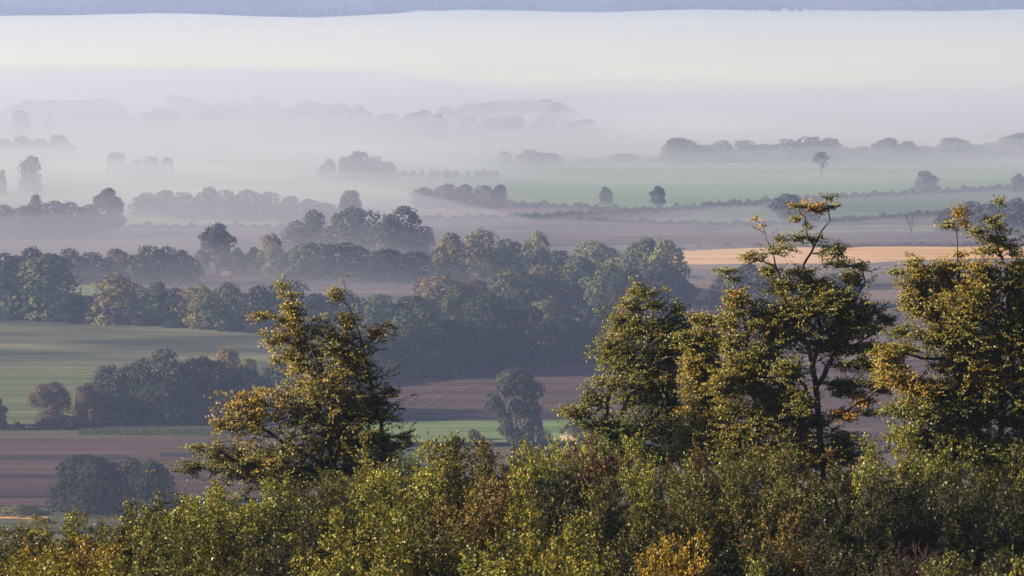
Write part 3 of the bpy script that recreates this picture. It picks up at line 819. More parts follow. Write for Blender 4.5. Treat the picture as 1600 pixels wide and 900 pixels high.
def hero(name, Y, limbs, clusters, label, cat="tree", seed=1, dens=1.0, leaf=0.056, base_tint=0.3, depth=1.0, per=18, gap=-0.2, lean=(0.15, 0, 0.15)):
    """limbs: list of [(px,py,dY)...]; clusters: (px,py,rx,ry[,tint[,weight]])"""
    rng = np.random.default_rng(seed)
    nodes = []; parent = []
    def add(p, par):
        nodes.append(np.array(p, float)); parent.append(par); return len(nodes) - 1
    x0, y0 = limbs[0][0][0], limbs[0][0][1]
    root_p = ap(x0, y0, Y)
    base = np.array([root_p[0], Y, zg(root_p[0], Y) - 0.25])
    org = np.array([root_p[0], Y, zg(root_p[0], Y)])
    for li, lm in enumerate(limbs):
        pts = [ap(q[0], q[1], Y + (q[2] if len(q) > 2 else 0)) for q in lm]
        if li == 0:
            k = add(base, -1)
            k = add(base * 0.5 + pts[0] * 0.5 + np.array([0.04, 0, 0]), k)
        elif lm[0][1] > 700 and abs(lm[0][0] - x0) > 30:
            b = np.array([base[0] + (pts[0][0] - base[0]) * 0.55, Y, zg(pts[0][0], Y) - 0.2])
            k = add(b, -1)
            k = add(b * 0.5 + pts[0] * 0.5, k)
        else:
            A = np.array(nodes)
            k = int(np.argmin(np.linalg.norm(A - pts[0], axis=1)))
        prev = nodes[k]
        for p in pts:
            L = np.linalg.norm(p - prev)
            n = max(1, int(L / 0.16))
            for i in range(1, n + 1):
                q = prev + (p - prev) * i / n
                if i < n: q = q + rng.normal(size=3) * 0.012
                k = add(q, k)
            prev = p
    nlimb = len(nodes)
    LN = np.array(nodes)
    # attractors
    AP = []; AT = []
    s = Y / F
    for c in clusters:
        cx, cy_, rx, ry = c[:4]
        tint = c[4] if len(c) > 4 else base_tint
        wt = c[5] if len(c) > 5 else 1.0
        n = max(5, int(math.pi * rx * ry / 11.0 * dens * wt))
        cen = ap(cx, cy_, Y)
        j = np.argmin(np.linalg.norm((LN - cen)[:, [0, 2]], axis=1))
        cen[1] = LN[j][1] * 0.5 + Y * 0.5 + rng.normal() * 0.25 * depth
        u = rng.normal(size=(n, 3)); u /= np.linalg.norm(u, axis=1, keepdims=True)
        rad = rng.random((n, 1)) ** 0.42
        # ragged, lumpy outline
        lump = 1 + 0.28 * np.sin(u[:, :1] * 5 + cx) * np.sin(u[:, 2:] * 6 + cy_) + 0.3 * rng.normal(size=(n, 1)) * (rad > .75)
        lump = lump * np.where(rng.random((n, 1)) < 0.09, 1.5, 1.0)
        q = cen + u * rad * lump * np.array([rx * s, max(rx, ry) * s * 0.8 * depth, ry * s])
        AP.append(q); AT.append(np.full(n, tint) + rng.normal(size=n) * 0.08)
    AP = np.concatenate(AP); AT = np.concatenate(AT)
    # gaps: drop attractors where a 3-D noise is low
    g = np.array([mnoise.noise(Vector(tuple(p * 2.6 + seed))) + 0.6 * mnoise.noise(Vector(tuple(p * 6.0 + seed))) for p in AP])
    keep = g > gap
    AP, AT, g = AP[keep], AT[keep], g[keep]
    dl = np.array([np.min(np.linalg.norm(LN - p, axis=1)) for p in AP])
    order = np.argsort(dl)
    NA = np.zeros((len(nodes) + 2 * len(AP) + 5, 3)); NA[:nlimb] = LN
    cnt = nlimb
    ends = []
    for i in order:
        p = AP[i]
        dv = NA[1:cnt] - p
        dist = np.sqrt(np.einsum('ij,ij->i', dv, dv))
        cost = dist + 0.35 * np.clip(dv[:, 2] + 0.02, 0, None)
        k = int(np.argmin(cost)) + 1
        q = NA[k]
        if np.linalg.norm(p - q) > 0.14:
            m = q * 0.5 + p * 0.5 + rng.normal(size=3) * 0.02 + np.array([0, 0, -0.02])
            NA[cnt] = m; parent.append(k); k = cnt; cnt += 1
        NA[cnt] = p; parent.append(k); ends.append((cnt, i)); cnt += 1
    par = np.array(parent[:cnt])
    load = np.ones(cnt)
    for i in range(cnt - 1, 0, -1):
        if par[i] >= 0: load[par[i]] += load[i]
    rad = 0.0028 * load ** 0.44
    rad = np.minimum(rad, 0.085)
    segs = []
    for i in range(cnt):
        if par[i] >= 0:
            rr = rad[i]
            segs.append((NA[i if False else par[i]] - org, NA[i] - org, min(rad[par[i]], rr * 1.5), rr))
    root = empty(name, org)
    obj("trunk", quads_mesh("trunk", tubes(segs, 5), 4), M_BARK, root)
    # leaf sprays
    e = np.array([a for a, b in ends]); ai = np.array([b for a, b in ends])
    P = NA[e]; D = P - NA[par[e]]
    D[:, 2] = D[:, 2] * 0.4
    D /= np.linalg.norm(D, axis=1, keepdims=True) + 1e-9
    D = D + np.array(lean) + rng.normal(size=D.shape) * 0.25
    D /= np.linalg.norm(D, axis=1, keepdims=True) + 1e-9
    K = per
    side = np.cross(D, np.array([0, 0, 1.0])); side /= np.linalg.norm(side, axis=1, keepdims=True) + 1e-9
    t = np.tile(np.linspace(-0.6, 1, K), (len(P), 1)) + rng.normal(size=(len(P), K)) * 0.08
    sgn = np.where(np.arange(K) % 2 == 0, 1.0, -1.0)[None, :]
    ln = 0.15 + 0.07 * rng.random((len(P), 1))
    Pl = P[:, None, :] + D[:, None, :] * (t * ln)[..., None] + side[:, None, :] * (sgn * (0.025 + 0.05 * rng.random((len(P), K))))[..., None]
    Pl[..., 2] += rng.normal(size=Pl.shape[:2]) * 0.018 - 0.02 * t ** 2
    dr = D[:, None, :] * 0.7 + side[:, None, :] * sgn[..., None] * 0.8 + rng.normal(size=Pl.shape) * 0.25
    nr = np.array([-0.55, -0.3, 0.6]) + rng.normal(size=Pl.shape) * 0.5
    n = Pl.shape[0] * K
    sz = leaf * (0.65 + 0.6 * rng.random(n))
    Pf = Pl.reshape(-1, 3) - org
    V = leaves(Pf, nr.reshape(-1, 3), dr.reshape(-1, 3), sz * 1.15, sz * 0.75, rng)
    tint = np.repeat(AT[ai] * 0.85 + 0.05, K) + rng.normal(size=n) * 0.2 + np.repeat(g[ai], K) * 0.12
    tint = np.clip(tint, 0, 1)
    c = np.where(tint[:, None] < 0.25, DARKG + (GREEN - DARKG) * (tint / .25)[:, None],
        np.where(tint[:, None] < 0.55, GREEN + (OLIVE - GREEN) * ((tint - .25) / .3)[:, None], OLIVE + (ORANGE - OLIVE) * ((tint - .55) / .45)[:, None]))
    c = c * (0.75 + 0.5 * rng.random(n))[:, None]
    obj("crown", quads_mesh("crown", V, 4, c), M_LEAF, root)
    tag(root, label, cat, "foreground trees on the slope")
    return root

hero("autumn_tree", 100, [
    [(520, 735), (515, 690), (490, 610, .3), (470, 545, .3), (460, 490), (452, 450)],
    [(523, 725), (530, 690), (522, 645, -.4), (500, 590, -.5), (480, 520, -.5)],
    [(600, 715), (594, 655), (577, 590, .2), (562, 520), (545, 480), (524, 456)],
    [(562, 530), (580, 535), (600, 515)],
    [(505, 725), (440, 690, -.3), (390, 655, -.5), (345, 655, -.5)],
    [(500, 735), (400, 730, .5), (330, 705, .6), (290, 702, .6)],
    [(522, 690), (550, 640, .5), (600, 615, .5)]],
    [(450, 455, 16, 16, .55), (440, 447, 8, 5), (455, 490, 22, 24, .5), (415, 494, 22, 8, .5), (400, 490, 6, 4), (470, 520, 36, 30, .5), (430, 528, 22, 16, .5), (438, 562, 24, 12, .6), (480, 568, 40, 32, .48),
     (525, 460, 14, 16, .5), (510, 475, 18, 7, .4), (543, 498, 12, 24, .4), (528, 535, 32, 36, .4), (590, 522, 22, 12, .7), (606, 512, 10, 8, .7), (560, 560, 26, 34, .4), (583, 585, 24, 12, .35), (515, 600, 58, 34, .42),
     (470, 640, 50, 32, .5), (405, 628, 48, 22, .6), (368, 645, 34, 20, .6), (347, 662, 16, 10, .6), (400, 665, 46, 18, .5), (540, 645, 58, 46, .38), (585, 640, 34, 40, .3), (603, 613, 18, 10, .3),
     (520, 695, 76, 36, .35), (440, 708, 56, 26, .35), (350, 710, 38, 24, .25), (300, 700, 18, 5, .3), (380, 740, 60, 30, .25), (296, 735, 26, 12, .3), (450, 750, 70, 30, .25), (582, 695, 56, 30, .2), (540, 735, 90, 24, .15), (625, 690, 22, 14, .1)],
    "olive and gold tree alone at left, twin leafy spires above the scrub", seed=3, base_tint=0.42, gap=-0.12)

hero("windswept_tree", 105, [
    [(958, 725), (950, 680), (946, 650), (956, 600), (975, 530), (990, 470), (993, 442)],
    [(960, 690), (975, 640, .3), (1000, 560, .3), (1030, 510), (1056, 478)],
    [(992, 470), (1015, 462), (1042, 450)],
    [(955, 690), (920, 650, -.3), (878, 645, -.4)],
    [(965, 700), (1030, 645, .3), (1070, 570, .3)]],
    [(993, 450, 10, 14, .3), (1012, 460, 22, 8, .2), (1036, 451, 10, 4, .15), (985, 480, 20, 18, .35), (1022, 478, 22, 10, .2), (975, 508, 28, 24, .35), (1004, 520, 44, 28, .25), (1057, 482, 12, 14, .08), (1048, 508, 28, 16, .12), (1040, 540, 40, 24, .15), (1072, 520, 18, 22, .12), (1030, 600, 40, 30, .18),
     (948, 532, 16, 14, .35), (960, 560, 30, 26, .3), (1004, 570, 58, 38, .22), (1062, 556, 28, 38, .15), (952, 600, 26, 12, .3), (923, 552, 8, 4, .3), (1002, 618, 58, 34, .18), (925, 625, 22, 20, .22),
     (900, 641, 26, 13, .2), (880, 645, 12, 7, .2), (930, 662, 44, 20, .15), (985, 672, 58, 34, .1), (1050, 640, 38, 38, .18), (1052, 682, 44, 24, .25), (960, 705, 70, 22, .1), (1040, 715, 60, 24, .15), (940, 735, 70, 22, .08)],
    "dark green windswept tree leaning right, left of the trees at right", seed=8, base_tint=0.2, lean=(0.7, 0, 0.45))

hero("small_gold_tree", 101, [[(1106, 720), (1106, 640), (1102, 570), (1094, 500)], [(1104, 640), (1085, 600), (1080, 570)], [(1106, 650), (1125, 600), (1122, 545)]],
    [(1096, 498, 22, 12, .4), (1108, 535, 22, 26, .4), (1088, 575, 24, 26, .55), (1118, 585, 22, 26, .5), (1112, 625, 26, 26, .5), (1082, 645, 18, 16, .7), (1116, 672, 28, 24, .35), (1075, 530, 20, 14, .3), (1095, 555, 30, 34, .35), (1100, 610, 34, 34, .35), (1100, 665, 40, 34, .3), (1075, 690, 30, 22, .15), (1132, 505, 18, 14, .35), (1100, 705, 44, 24, .2)],
    "small gold and green tree squeezed between two taller foreground trees", seed=12, base_tint=.5, dens=1.3, gap=-0.34)

hero("tall_spired_tree", 100, [
    [(1286, 735), (1281, 680), (1277, 620), (1270, 575), (1264, 540), (1246, 512), (1228, 475), (1217, 430), (1204, 385), (1191, 352), (1178, 340)],
    [(1270, 575), (1284, 520, .3), (1272, 460, .3), (1255, 415, .2), (1272, 385, .1), (1283, 362), (1297, 345), (1292, 318)],
    [(1272, 385), (1262, 370), (1258, 340), (1240, 318)],
    [(1280, 600), (1310, 540, .4), (1332, 480, .4), (1352, 440, .3), (1345, 415)],
    [(1276, 640), (1256, 600, -.3), (1238, 585, -.4), (1205, 560, -.4), (1180, 520, -.4)],
    [(1212, 415), (1180, 405), (1150, 425), (1116, 422)],
    [(1185, 725), (1180, 640), (1172, 560), (1160, 480)],
    [(1180, 640), (1140, 640), (1130, 630)],
    [(1280, 668, -.2), (1292, 664, -.5), (1306, 650, -.7), (1322, 645, -.9), (1338, 628, -1), (1352, 624, -1), (1374, 606, -1.1)],
    [(1284, 660), (1330, 650, .3), (1395, 645, .5)],
    [(1300, 560), (1350, 530), (1385, 510)],
    [(1215, 430), (1190, 445), (1150, 442)]],
    [(1275, 325, 13, 12, .9), (1293, 308, 8, 4, .1), (1301, 323, 9, 5, .35), (1240, 318, 9, 6, .4), (1254, 322, 10, 4, .45), (1244, 342, 10, 4, .4), (1262, 352, 13, 5, .3, .7), (1250, 373, 14, 6, .25), (1272, 376, 10, 6, .2),
     (1190, 352, 8, 8, .5, .25), (1180, 342, 8, 6, .6, .15), (1218, 375, 7, 6, .3), (1210, 392, 16, 8, .3, .8), (1230, 388, 14, 8, .3, .8), (1182, 402, 18, 6, .35, .8), (1166, 404, 8, 3, .4), (1305, 388, 15, 7, .15), (1312, 397, 8, 4, .2), (1288, 395, 12, 8, .25, .7),
     (1140, 424, 20, 4, .3, .8), (1115, 420, 5, 3, .25), (1150, 438, 15, 4, .3, .8), (1204, 428, 14, 14, .35), (1250, 428, 28, 9, .25, .9), (1312, 412, 30, 7, .25, .9), (1345, 415, 12, 6, .15), (1220, 450, 24, 14, .3), (1272, 448, 38, 15, .3), (1335, 440, 20, 14, .4),
     (1250, 484, 48, 26, .35), (1312, 480, 42, 20, .3), (1360, 485, 22, 8, .1), (1150, 465, 22, 16, .5), (1145, 498, 24, 18, .4), (1182, 500, 30, 24, .35), (1150, 538, 28, 18, .35), (1352, 512, 28, 7, .1), (1230, 528, 42, 20, .3), (1312, 520, 44, 13, .2), (1342, 545, 26, 8, .12),
     (1196, 555, 36, 26, .35), (1178, 605, 42, 30, .35), (1138, 640, 26, 18, .4), (1196, 655, 46, 30, .32), (1150, 680, 42, 22, .4), (1232, 610, 16, 22, .25), (1325, 572, 32, 7, .1, .8), (1350, 598, 30, 7, .12, .8), (1240, 680, 32, 22, .25), (1200, 715, 80, 24, .25), (1160, 715, 60, 22, .2), (1215, 630, 30, 22, .3), (1250, 655, 20, 20, .2),
     (1282, 662, 16, 9, .95, 2), (1385, 500, 14, 8, .1), (1330, 500, 48, 24, .25), (1300, 545, 40, 16, .2), (1350, 570, 40, 12, .12), (1380, 585, 30, 12, .2), (1165, 575, 40, 34, .35), (1130, 600, 26, 26, .4), (1320, 610, 26, 10, .15), (1390, 570, 24, 10, .4), (1225, 500, 40, 24, .35), (1312, 690, 30, 20, .25), (1245, 705, 40, 26, .25), (1300, 715, 60, 22, .2), (1250, 625, 20, 26, .3), (1232, 575, 30, 20, .3), (1360, 545, 36, 12, .15), (1310, 600, 22, 10, .2), (1290, 465, 50, 18, .3), (1312, 643, 20, 9, .98, 2.2), (1345, 622, 18, 9, .98, 2.2), (1372, 606, 14, 7, .95, 2), (1365, 648, 34, 4, .08, .8)],
    "tallest foreground tree with thin orange-tipped spire and forked pale trunk", seed=21, base_tint=.35, dens=1.3, gap=-0.28)

hero("dense_autumn_tree", 98, [
    [(1556, 740), (1562, 690), (1568, 640), (1582, 560), (1592, 480), (1600, 430)],
    [(1530, 725), (1512, 640), (1490, 560), (1465, 500), (1440, 440), (1425, 408)],
    [(1500, 590), (1502, 520), (1500, 450), (1496, 400), (1495, 370), (1498, 330)],
    [(1582, 540), (1576, 470), (1573, 420), (1560, 390), (1556, 350), (1563, 312)],
    [(1490, 560), (1440, 560), (1390, 545)],
    [(1510, 640), (1450, 610), (1400, 600)],
    [(1560, 400), (1530, 372), (1522, 355)],
    [(1570, 620), (1620, 540), (1640, 460)],
    [(1440, 440), (1415, 430), (1396, 425)]],
    [(1497, 330, 11, 9, .7, .8), (1485, 352, 9, 7, .5, .8), (1506, 348, 9, 6, .6, .8), (1500, 397, 8, 5, .5), (1563, 318, 4, 9, .2, .8), (1545, 342, 11, 7, .3, .8), (1562, 355, 14, 7, .3, .8), (1524, 360, 16, 7, .35, .8), (1555, 374, 24, 10, .4, .8), (1575, 384, 16, 9, .4, .8), (1588, 396, 10, 4, .3), (1542, 392, 20, 8, .5, .8),
     (1425, 408, 12, 8, .4), (1401, 426, 12, 5, .3), (1440, 426, 26, 12, .45), (1482, 420, 28, 12, .5), (1530, 418, 30, 12, .5), (1432, 452, 24, 18, .45), (1480, 450, 44, 24, .5), (1540, 442, 34, 18, .45), (1596, 445, 30, 26, .3),
     (1420, 472, 14, 12, .4), (1452, 484, 38, 22, .4), (1512, 490, 48, 24, .4), (1582, 492, 38, 28, .35), (1408, 518, 26, 7, .1), (1402, 545, 34, 10, .4), (1385, 560, 26, 12, .55), (1482, 528, 56, 20, .35), (1562, 530, 48, 34, .35), (1612, 540, 36, 60, .25),
     (1485, 572, 32, 18, .35), (1535, 580, 46, 24, .5), (1435, 605, 48, 12, .7), (1482, 612, 50, 24, .45), (1575, 595, 36, 20, .8), (1455, 640, 48, 22, .15), (1524, 650, 56, 26, .12), (1596, 650, 30, 44, .1), (1500, 682, 56, 24, .15), (1560, 705, 76, 30, .08), (1470, 705, 50, 24, .15), (1610, 730, 60, 30, .08), (1640, 620, 30, 60, .2), (1600, 420, 30, 16, .35), (1615, 480, 30, 30, .35), (1520, 540, 60, 30, .35), (1540, 620, 60, 26, .25), (1410, 640, 30, 16, .2), (1425, 680, 40, 18, .15), (1400, 590, 30, 14, .55), (1515, 460, 50, 24, .45)],
    "dense gold-green tree filling the right edge, two thin shoots on top", seed=33, base_tint=.4, dens=1.35, gap=-0.34)

# ------------------------------------------------------------------ foreground scrub
def bush_proto(seed, W=3.6, Hh=3.2, nstem=17, nleaf=12500, leaf=0.074, name="birch_shrub"):
    rng = np.random.default_rng(seed)
    segs = []; TP = []; TD = []
    for i in range(nstem):
        a = rng.random() * 6.28; tilt = rng.random() ** 0.7 * 0.62
        top = np.array([math.cos(a) * math.sin(tilt) * W * 0.8, math.sin(a) * math.sin(tilt) * W * 0.8, Hh * (0.62 + 0.46 * rng.random()) * math.cos(tilt * 0.75)])
        b = np.array([math.cos(a) * 0.3 * rng.random(), math.sin(a) * 0.3 * rng.random(), -0.2])
        prev = b; r = 0.022
        n = 9
        for k in range(1, n + 1):
            t = k / n
            q = b + (top - b) * t + np.array([0, 0, 0.25 * math.sin(t * math.pi)]) + rng.normal(size=3) * 0.035
            segs.append((prev, q, r * (1 - .85 * (k - 1) / n), r * (1 - .85 * k / n)))
            if t > 0.2:
                for _ in range(5):
                    d = rng.normal(size=3); d[2] = abs(d[2]) * 1.3 + 0.35
                    d += np.array([top[0], top[1], 0]) * 0.25
                    d /= np.linalg.norm(d)
                    L = (0.35 + 0.5 * rng.random()) * (1.15 - 0.55 * t)
                    s = prev + (q - prev) * rng.random()
                    e = s + d * L
                    segs.append((s, e, 0.006, 0.002))
                    TP.append((s, e))
                    for _ in range(2):
                        s2 = s + (e - s) * (0.3 + .6 * rng.random())
                        d2 = d + rng.normal(size=3) * 0.6; d2 /= np.linalg.norm(d2)
                        e2 = s2 + d2 * L * 0.55
                        segs.append((s2, e2, 0.003, 0.0015)); TP.append((s2, e2))
            prev = q
    A = np.array([a for a, b in TP]); B = np.array([b for a, b in TP])
    k = rng.integers(0, len(A), nleaf)
    t = rng.random(nleaf) ** 0.6
    P = A[k] + (B[k] - A[k]) * t[:, None] + rng.normal(size=(nleaf, 3)) * 0.03
    P[:, 2] = np.maximum(P[:, 2], 0.05)
    dr = (B[k] - A[k]) + rng.normal(size=(nleaf, 3)) * 0.35; dr[:, 2] -= 0.2
    nr = rng.normal(size=(nleaf, 3)) * 0.8 + np.array([0, 0, 0.5])
    s = leaf * (0.6 + 0.7 * rng.random(nleaf))
    V = leaves(P, nr, dr, s, s * 0.8, rng)
    b = 0.7 + 0.6 * rng.random(nleaf)
    hue = np.clip(rng.normal(size=nleaf) * 0.3 + 0.35, 0, 1.2)
    tw = rng.random(len(A))[k] * 0.5
    hue = hue + tw * 0.5
    c = np.stack([b * (0.75 + 0.65 * hue), b, b * (1.15 - 0.6 * hue)], axis=1)
    root = empty(name)
    obj("stem", quads_mesh("stem", tubes(segs, 4), 4), M_STEM, root)
    obj("foliage", quads_mesh("foliage", V, 4, c), M_LEAF, root)
    return root

BW, BH = 3.6, 3.4
bp = [bush_proto(50 + i) for i in range(6)]
sparse = [bush_proto(70 + i, nleaf=3600, nstem=20, leaf=0.045) for i in range(2)]
b_used = set()
LG = (0.24, 0.24, 0.036); MG = (0.12, 0.116, 0.019); YG = (0.24, 0.22, 0.028); GO = (0.3, 0.2, 0.014); RS = (0.15, 0.105, 0.018); RD = (0.12, 0.026, 0.018); DG = (0.045, 0.05, 0.012)  # DG puts shade into the leaf colour, mostly at lower right
BN = {LG: "light green", MG: "mid green", YG: "yellow-green", GO: "golden yellow", RS: "russet tinged", RD: "dark red", DG: "dark green"}
def bush(px, ytop, Y, wpx, colr, label, protos=bp, kidx=None):
    rng = random.Random(int(px * 3 + Y * 11))
    root = protos[kidx if kidx is not None else rng.randrange(len(protos))]
    top = ap(px, ytop, Y)
    z0 = zg(top[0], Y)
    hh = max(1.2, top[2] - z0)
    w = wpx / F * Y
    p = (top[0], Y, z0)
    sc = (w / BW, w / BW * rng.uniform(.85, 1.1), hh / BH)
    rz = rng.uniform(0, 6.28)
    j = rng.uniform(.88, 1.12)
    col = tuple(c * j for c in colr)
    if root.as_pointer() not in b_used:
        b_used.add(root.as_pointer())
        r = root; r.location = p; r.rotation_euler = (0, 0, rz); r.scale = sc
        for ch in r.children:
            if 'foliage' in ch.name: ch.color = (*col, 1)
    else:
        r = copy_tree(root, p, rz, sc, col)
    r.name = "birch_shrub" if protos is bp else "twiggy_shrub"
    tag(r, label, "shrub", "birch scrub covering the foreground slope")

def brow(desc, Y, items):
    for i, it in enumerate(items):
        px, yt, w, c = it[:4]
        pr = it[4] if len(it) > 4 else bp
        o = ORD[i] if i == 0 else ("rightmost" if i == len(items) - 1 else ORD[i] + " from left")
        bush(px, yt, Y + (i * 37 % 5 - 2) * 0.7, w, c, f"{BN[c]} shrub, {o} {desc}", pr)

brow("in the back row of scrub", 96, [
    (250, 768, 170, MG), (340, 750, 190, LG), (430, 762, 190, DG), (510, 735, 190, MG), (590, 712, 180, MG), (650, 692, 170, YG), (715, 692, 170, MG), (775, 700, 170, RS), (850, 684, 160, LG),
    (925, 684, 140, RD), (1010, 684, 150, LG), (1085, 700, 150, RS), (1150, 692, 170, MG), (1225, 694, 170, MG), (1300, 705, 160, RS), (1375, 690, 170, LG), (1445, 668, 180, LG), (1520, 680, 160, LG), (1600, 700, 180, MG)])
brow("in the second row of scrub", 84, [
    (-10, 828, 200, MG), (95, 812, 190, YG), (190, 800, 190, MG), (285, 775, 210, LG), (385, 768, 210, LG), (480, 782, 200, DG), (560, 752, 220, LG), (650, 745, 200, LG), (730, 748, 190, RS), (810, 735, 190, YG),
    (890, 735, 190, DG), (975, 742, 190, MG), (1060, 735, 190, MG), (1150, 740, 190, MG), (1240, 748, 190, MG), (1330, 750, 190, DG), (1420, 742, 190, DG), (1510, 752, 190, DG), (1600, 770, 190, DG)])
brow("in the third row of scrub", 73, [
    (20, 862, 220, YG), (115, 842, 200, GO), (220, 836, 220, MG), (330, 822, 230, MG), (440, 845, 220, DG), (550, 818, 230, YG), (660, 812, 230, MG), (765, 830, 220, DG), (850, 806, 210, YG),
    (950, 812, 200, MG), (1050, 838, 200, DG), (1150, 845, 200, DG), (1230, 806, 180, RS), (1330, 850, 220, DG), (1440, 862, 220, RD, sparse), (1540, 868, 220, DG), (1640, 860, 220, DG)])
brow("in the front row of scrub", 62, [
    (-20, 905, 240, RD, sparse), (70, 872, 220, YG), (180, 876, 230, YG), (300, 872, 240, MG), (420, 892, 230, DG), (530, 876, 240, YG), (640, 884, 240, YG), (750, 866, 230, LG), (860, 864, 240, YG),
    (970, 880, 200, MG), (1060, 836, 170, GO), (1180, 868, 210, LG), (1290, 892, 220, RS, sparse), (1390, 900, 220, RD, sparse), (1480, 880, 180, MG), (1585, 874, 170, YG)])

# under-scrub: bracken and bramble filling the floor between the shrubs
def undergrowth():
    rng = np.random.default_rng(77)
    n = 70000
    Y = 52 + rng.random(n) * 46
    X = (rng.random(n) - 0.5) * 40
    Z = np.array([zg(x, y) for x, y in zip(X[::7], Y[::7])])
    Z = np.repeat(Z, 7)[:n]; Xr = np.repeat(X[::7], 7)[:n] + rng.normal(size=n) * 0.22; Yr = np.repeat(Y[::7], 7)[:n] + rng.normal(size=n) * 0.22
    hgt = np.repeat(0.4 + 0.6 * rng.random(len(X[::7])), 7)[:n]
    P = np.stack([Xr, Yr, Z + rng.random(n) * hgt], 1)
    V = leaves(P, rng.normal(size=(n, 3)) + np.array([0, 0, .8]), rng.normal(size=(n, 3)), 0.09 * (0.6 + .8 * rng.random(n)), 0.05 * (0.6 + .8 * rng.random(n)), rng)
    t = rng.random(n)[:, None]
    c = (0.6 + 0.7 * rng.random(n))[:, None] * ((1 - t) * np.array([0.05, 0.055, 0.02]) + t * np.array([0.11, 0.05, 0.022]))
    o = obj("undergrowth", quads_mesh("undergrowth", V, 4, c), M_LEAF)
    tag(o, "dark bracken and bramble covering the floor between the shrubs", "undergrowth", kind="stuff")
undergrowth()

# ------------------------------------------------------------------ air
def volume_mat(name, colour, density, aniso):
    m, nt, out = new_mat(name)
    v = nt.nodes.new("ShaderNodeVolumePrincipled")
    v.inputs["Color"].default_value = (*colour, 1)
    v.inputs["Density"].default_value = density
    v.inputs["Density Attribute"].default_value = ""
    v.inputs["Anisotropy"].default_value = aniso
    nt.links.new(v.outputs[0], out.inputs["Volume"])
    return m

def box(name, lo, hi, m):
    V = [(x, y, z) for z in (lo[2], hi[2]) for x, y in ((lo[0], lo[1]), (hi[0], lo[1]), (hi[0], hi[1]), (lo[0], hi[1]))]
    o = obj(name, face_mesh(name, V, [(3, 2, 1, 0), (4, 5, 6, 7), (0, 1, 5, 4), (1, 2, 6, 5), (2, 3, 7, 6), (3, 0, 4, 7)]), m)
    return o
hz = box("haze", (-13500, -12500, -1.0), (13500, 16500, 136), volume_mat("haze_air", (0.46, 0.56, 0.96), 1.6e-4, 0.2))
tag(hz, "thin blue-violet haze filling the whole valley", "haze", kind="stuff")

def smooth(a, b, x):
    t = np.clip((x - a) / (b - a), 0, 1)
    return t * t * (3 - 2 * t)

def fog_bank(name, x0, x1, dx, ys, thick, m, label):
    xs = np.arange(x0, x1 + 1, dx)
    T = np.array([[thick(x, y) for x in xs] for y in ys])
    T[0, :] = T[-1, :] = -0.3; T[:, 0] = T[:, -1] = -0.3
    nx, ny = len(xs), len(ys)
    V = [(x, y, T[j][i]) for j, y in enumerate(ys) for i, x in enumerate(xs)]
    V += [(x, y, -0.7) for y in ys for x in xs]
    o_ = nx * ny
    Fc = []
    for j in range(ny - 1):
        for i in range(nx - 1):
            a, b, c, d = j * nx + i, j * nx + i + 1, (j + 1) * nx + i + 1, (j + 1) * nx + i
            Fc.append((a, b, c, d)); Fc.append((o_ + d, o_ + c, o_ + b, o_ + a))
    for i in range(nx - 1):
        Fc.append((o_ + i, o_ + i + 1, i + 1, i)); k = (ny - 1) * nx + i; Fc.append((k, k + 1, o_ + k + 1, o_ + k))
    for j in range(ny - 1):
        a, b = j * nx, (j + 1) * nx; Fc.append((a, b, o_ + b, o_ + a)); a, b = a + nx - 1, b + nx - 1; Fc.append((b, a, o_ + a, o_ + b))
    o = obj(name, face_mesh(name, V, Fc, False), m)
    tag(o, label, "fog", kind="stuff")

def nz(x, y, sx, sy, k):
    return mnoise.noise(Vector((x / sx, y / sy, k)))

def px_of(x, y): return 800 + x / y * F

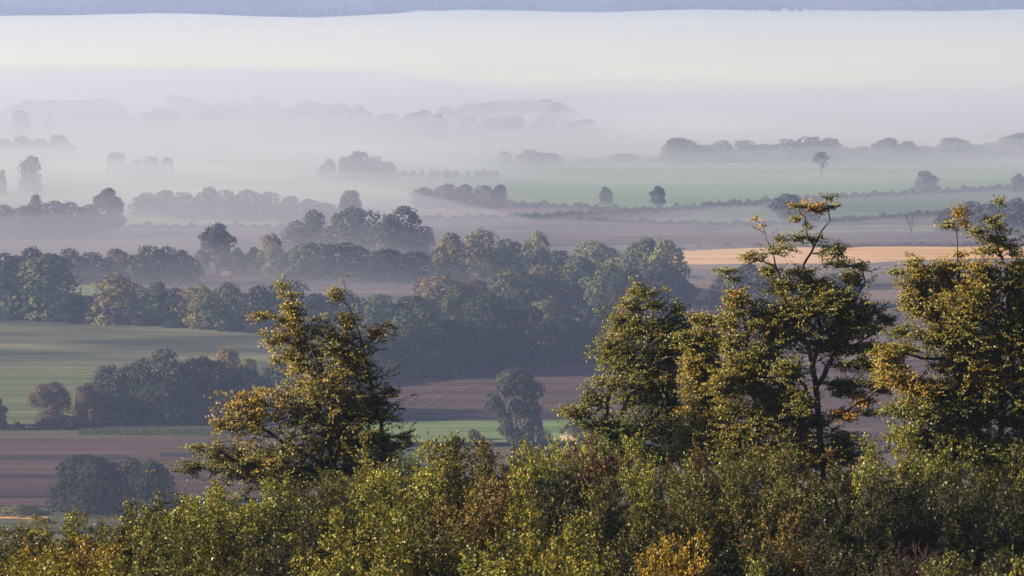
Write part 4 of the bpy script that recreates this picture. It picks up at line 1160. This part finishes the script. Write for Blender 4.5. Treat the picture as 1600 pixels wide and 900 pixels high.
def t_thick(x, y):
    n = nz(x, y, 600, 300, 2) * 5 + nz(x, y, 180, 120, 5) * 2.5
    s = float(smooth(2950, 3650, y + nz(x, y, 500, 200, 51) * 250)) * (34 - 10 * float(smooth(5500, 7500, y)))
    pp = px_of(x, y)
    en = 7550 + 750 * float(smooth(780, 980, pp)) * (1 - 0.5 * float(smooth(1250, 1350, pp)))
    e = 1 - float(smooth(en - 50, en + 400, y + nz(x, y, 500, 900, 8) * 500 + nz(x, y, 120, 300, 9) * 350))
    n += float(smooth(6500, 7400, y)) * (nz(x, y, 260, 700, 61) * 9 + nz(x, y, 700, 900, 62) * 10)
    return (s + n * min(1, s / 8)) * e - 0.4
fog_bank("fog_bank", -5200, 5200, 100, np.concatenate([np.arange(2900, 4200, 40), np.arange(4200, 9001, 100)]), t_thick,
         volume_mat("thick_fog", (0.99, 1.0, 0.92), 0.012, 0.35), "thick bright fog bank filling the far valley")

def m_thick(x, y):
    p = px_of(x, y)
    start = float(np.interp(p, [-200, 0, 200, 350, 560, 700, 850, 1000, 1300, 1700], [1980, 1980, 1800, 1820, 1900, 2060, 2140, 2150, 2150, 2220]))
    n = nz(x, y, 240, 110, 12) * 13 + nz(x, y, 90, 45, 15) * 5
    s = float(smooth(start - 60, start + 260, y)) * 17 + float(smooth(2350, 3200, y)) * 15
    e = 1 - float(smooth(3050, 3650, y + nz(x, y, 400, 250, 47) * 300))
    return (s + n * min(1, s / 6)) * e - 0.4
fog_bank("mist_layer", -2600, 2600, 26, np.arange(1700, 4261, 20), m_thick,
         volume_mat("ground_mist", (0.9, 0.895, 0.93), 0.0038, 0.3), "low drifting mist among the misty trees")

def l_thick(x, y):
    p = px_of(x, y)
    n = nz(x, y, 160, 90, 32) * 9 + nz(x, y, 50, 40, 35) * 1.5
    s = float(smooth(1230, 1650, y)) * 25 * (1 - 0.7 * float(smooth(560, 900, p))) + float(smooth(1750, 2450, y)) * 20
    e = 1 - float(smooth(2900, 3700, y + nz(x, y, 500, 300, 44) * 300))
    return (s + n * min(1, s / 5)) * e - 0.4
fog_bank("thin_mist", -2400, 2400, 34, np.arange(1150, 4361, 26), l_thick,
         volume_mat("thin_mist", (0.82, 0.82, 0.92), 0.0027, 0.3), "thin veil of mist over the middle fields")  # colour dimmed so the mist looks shaded
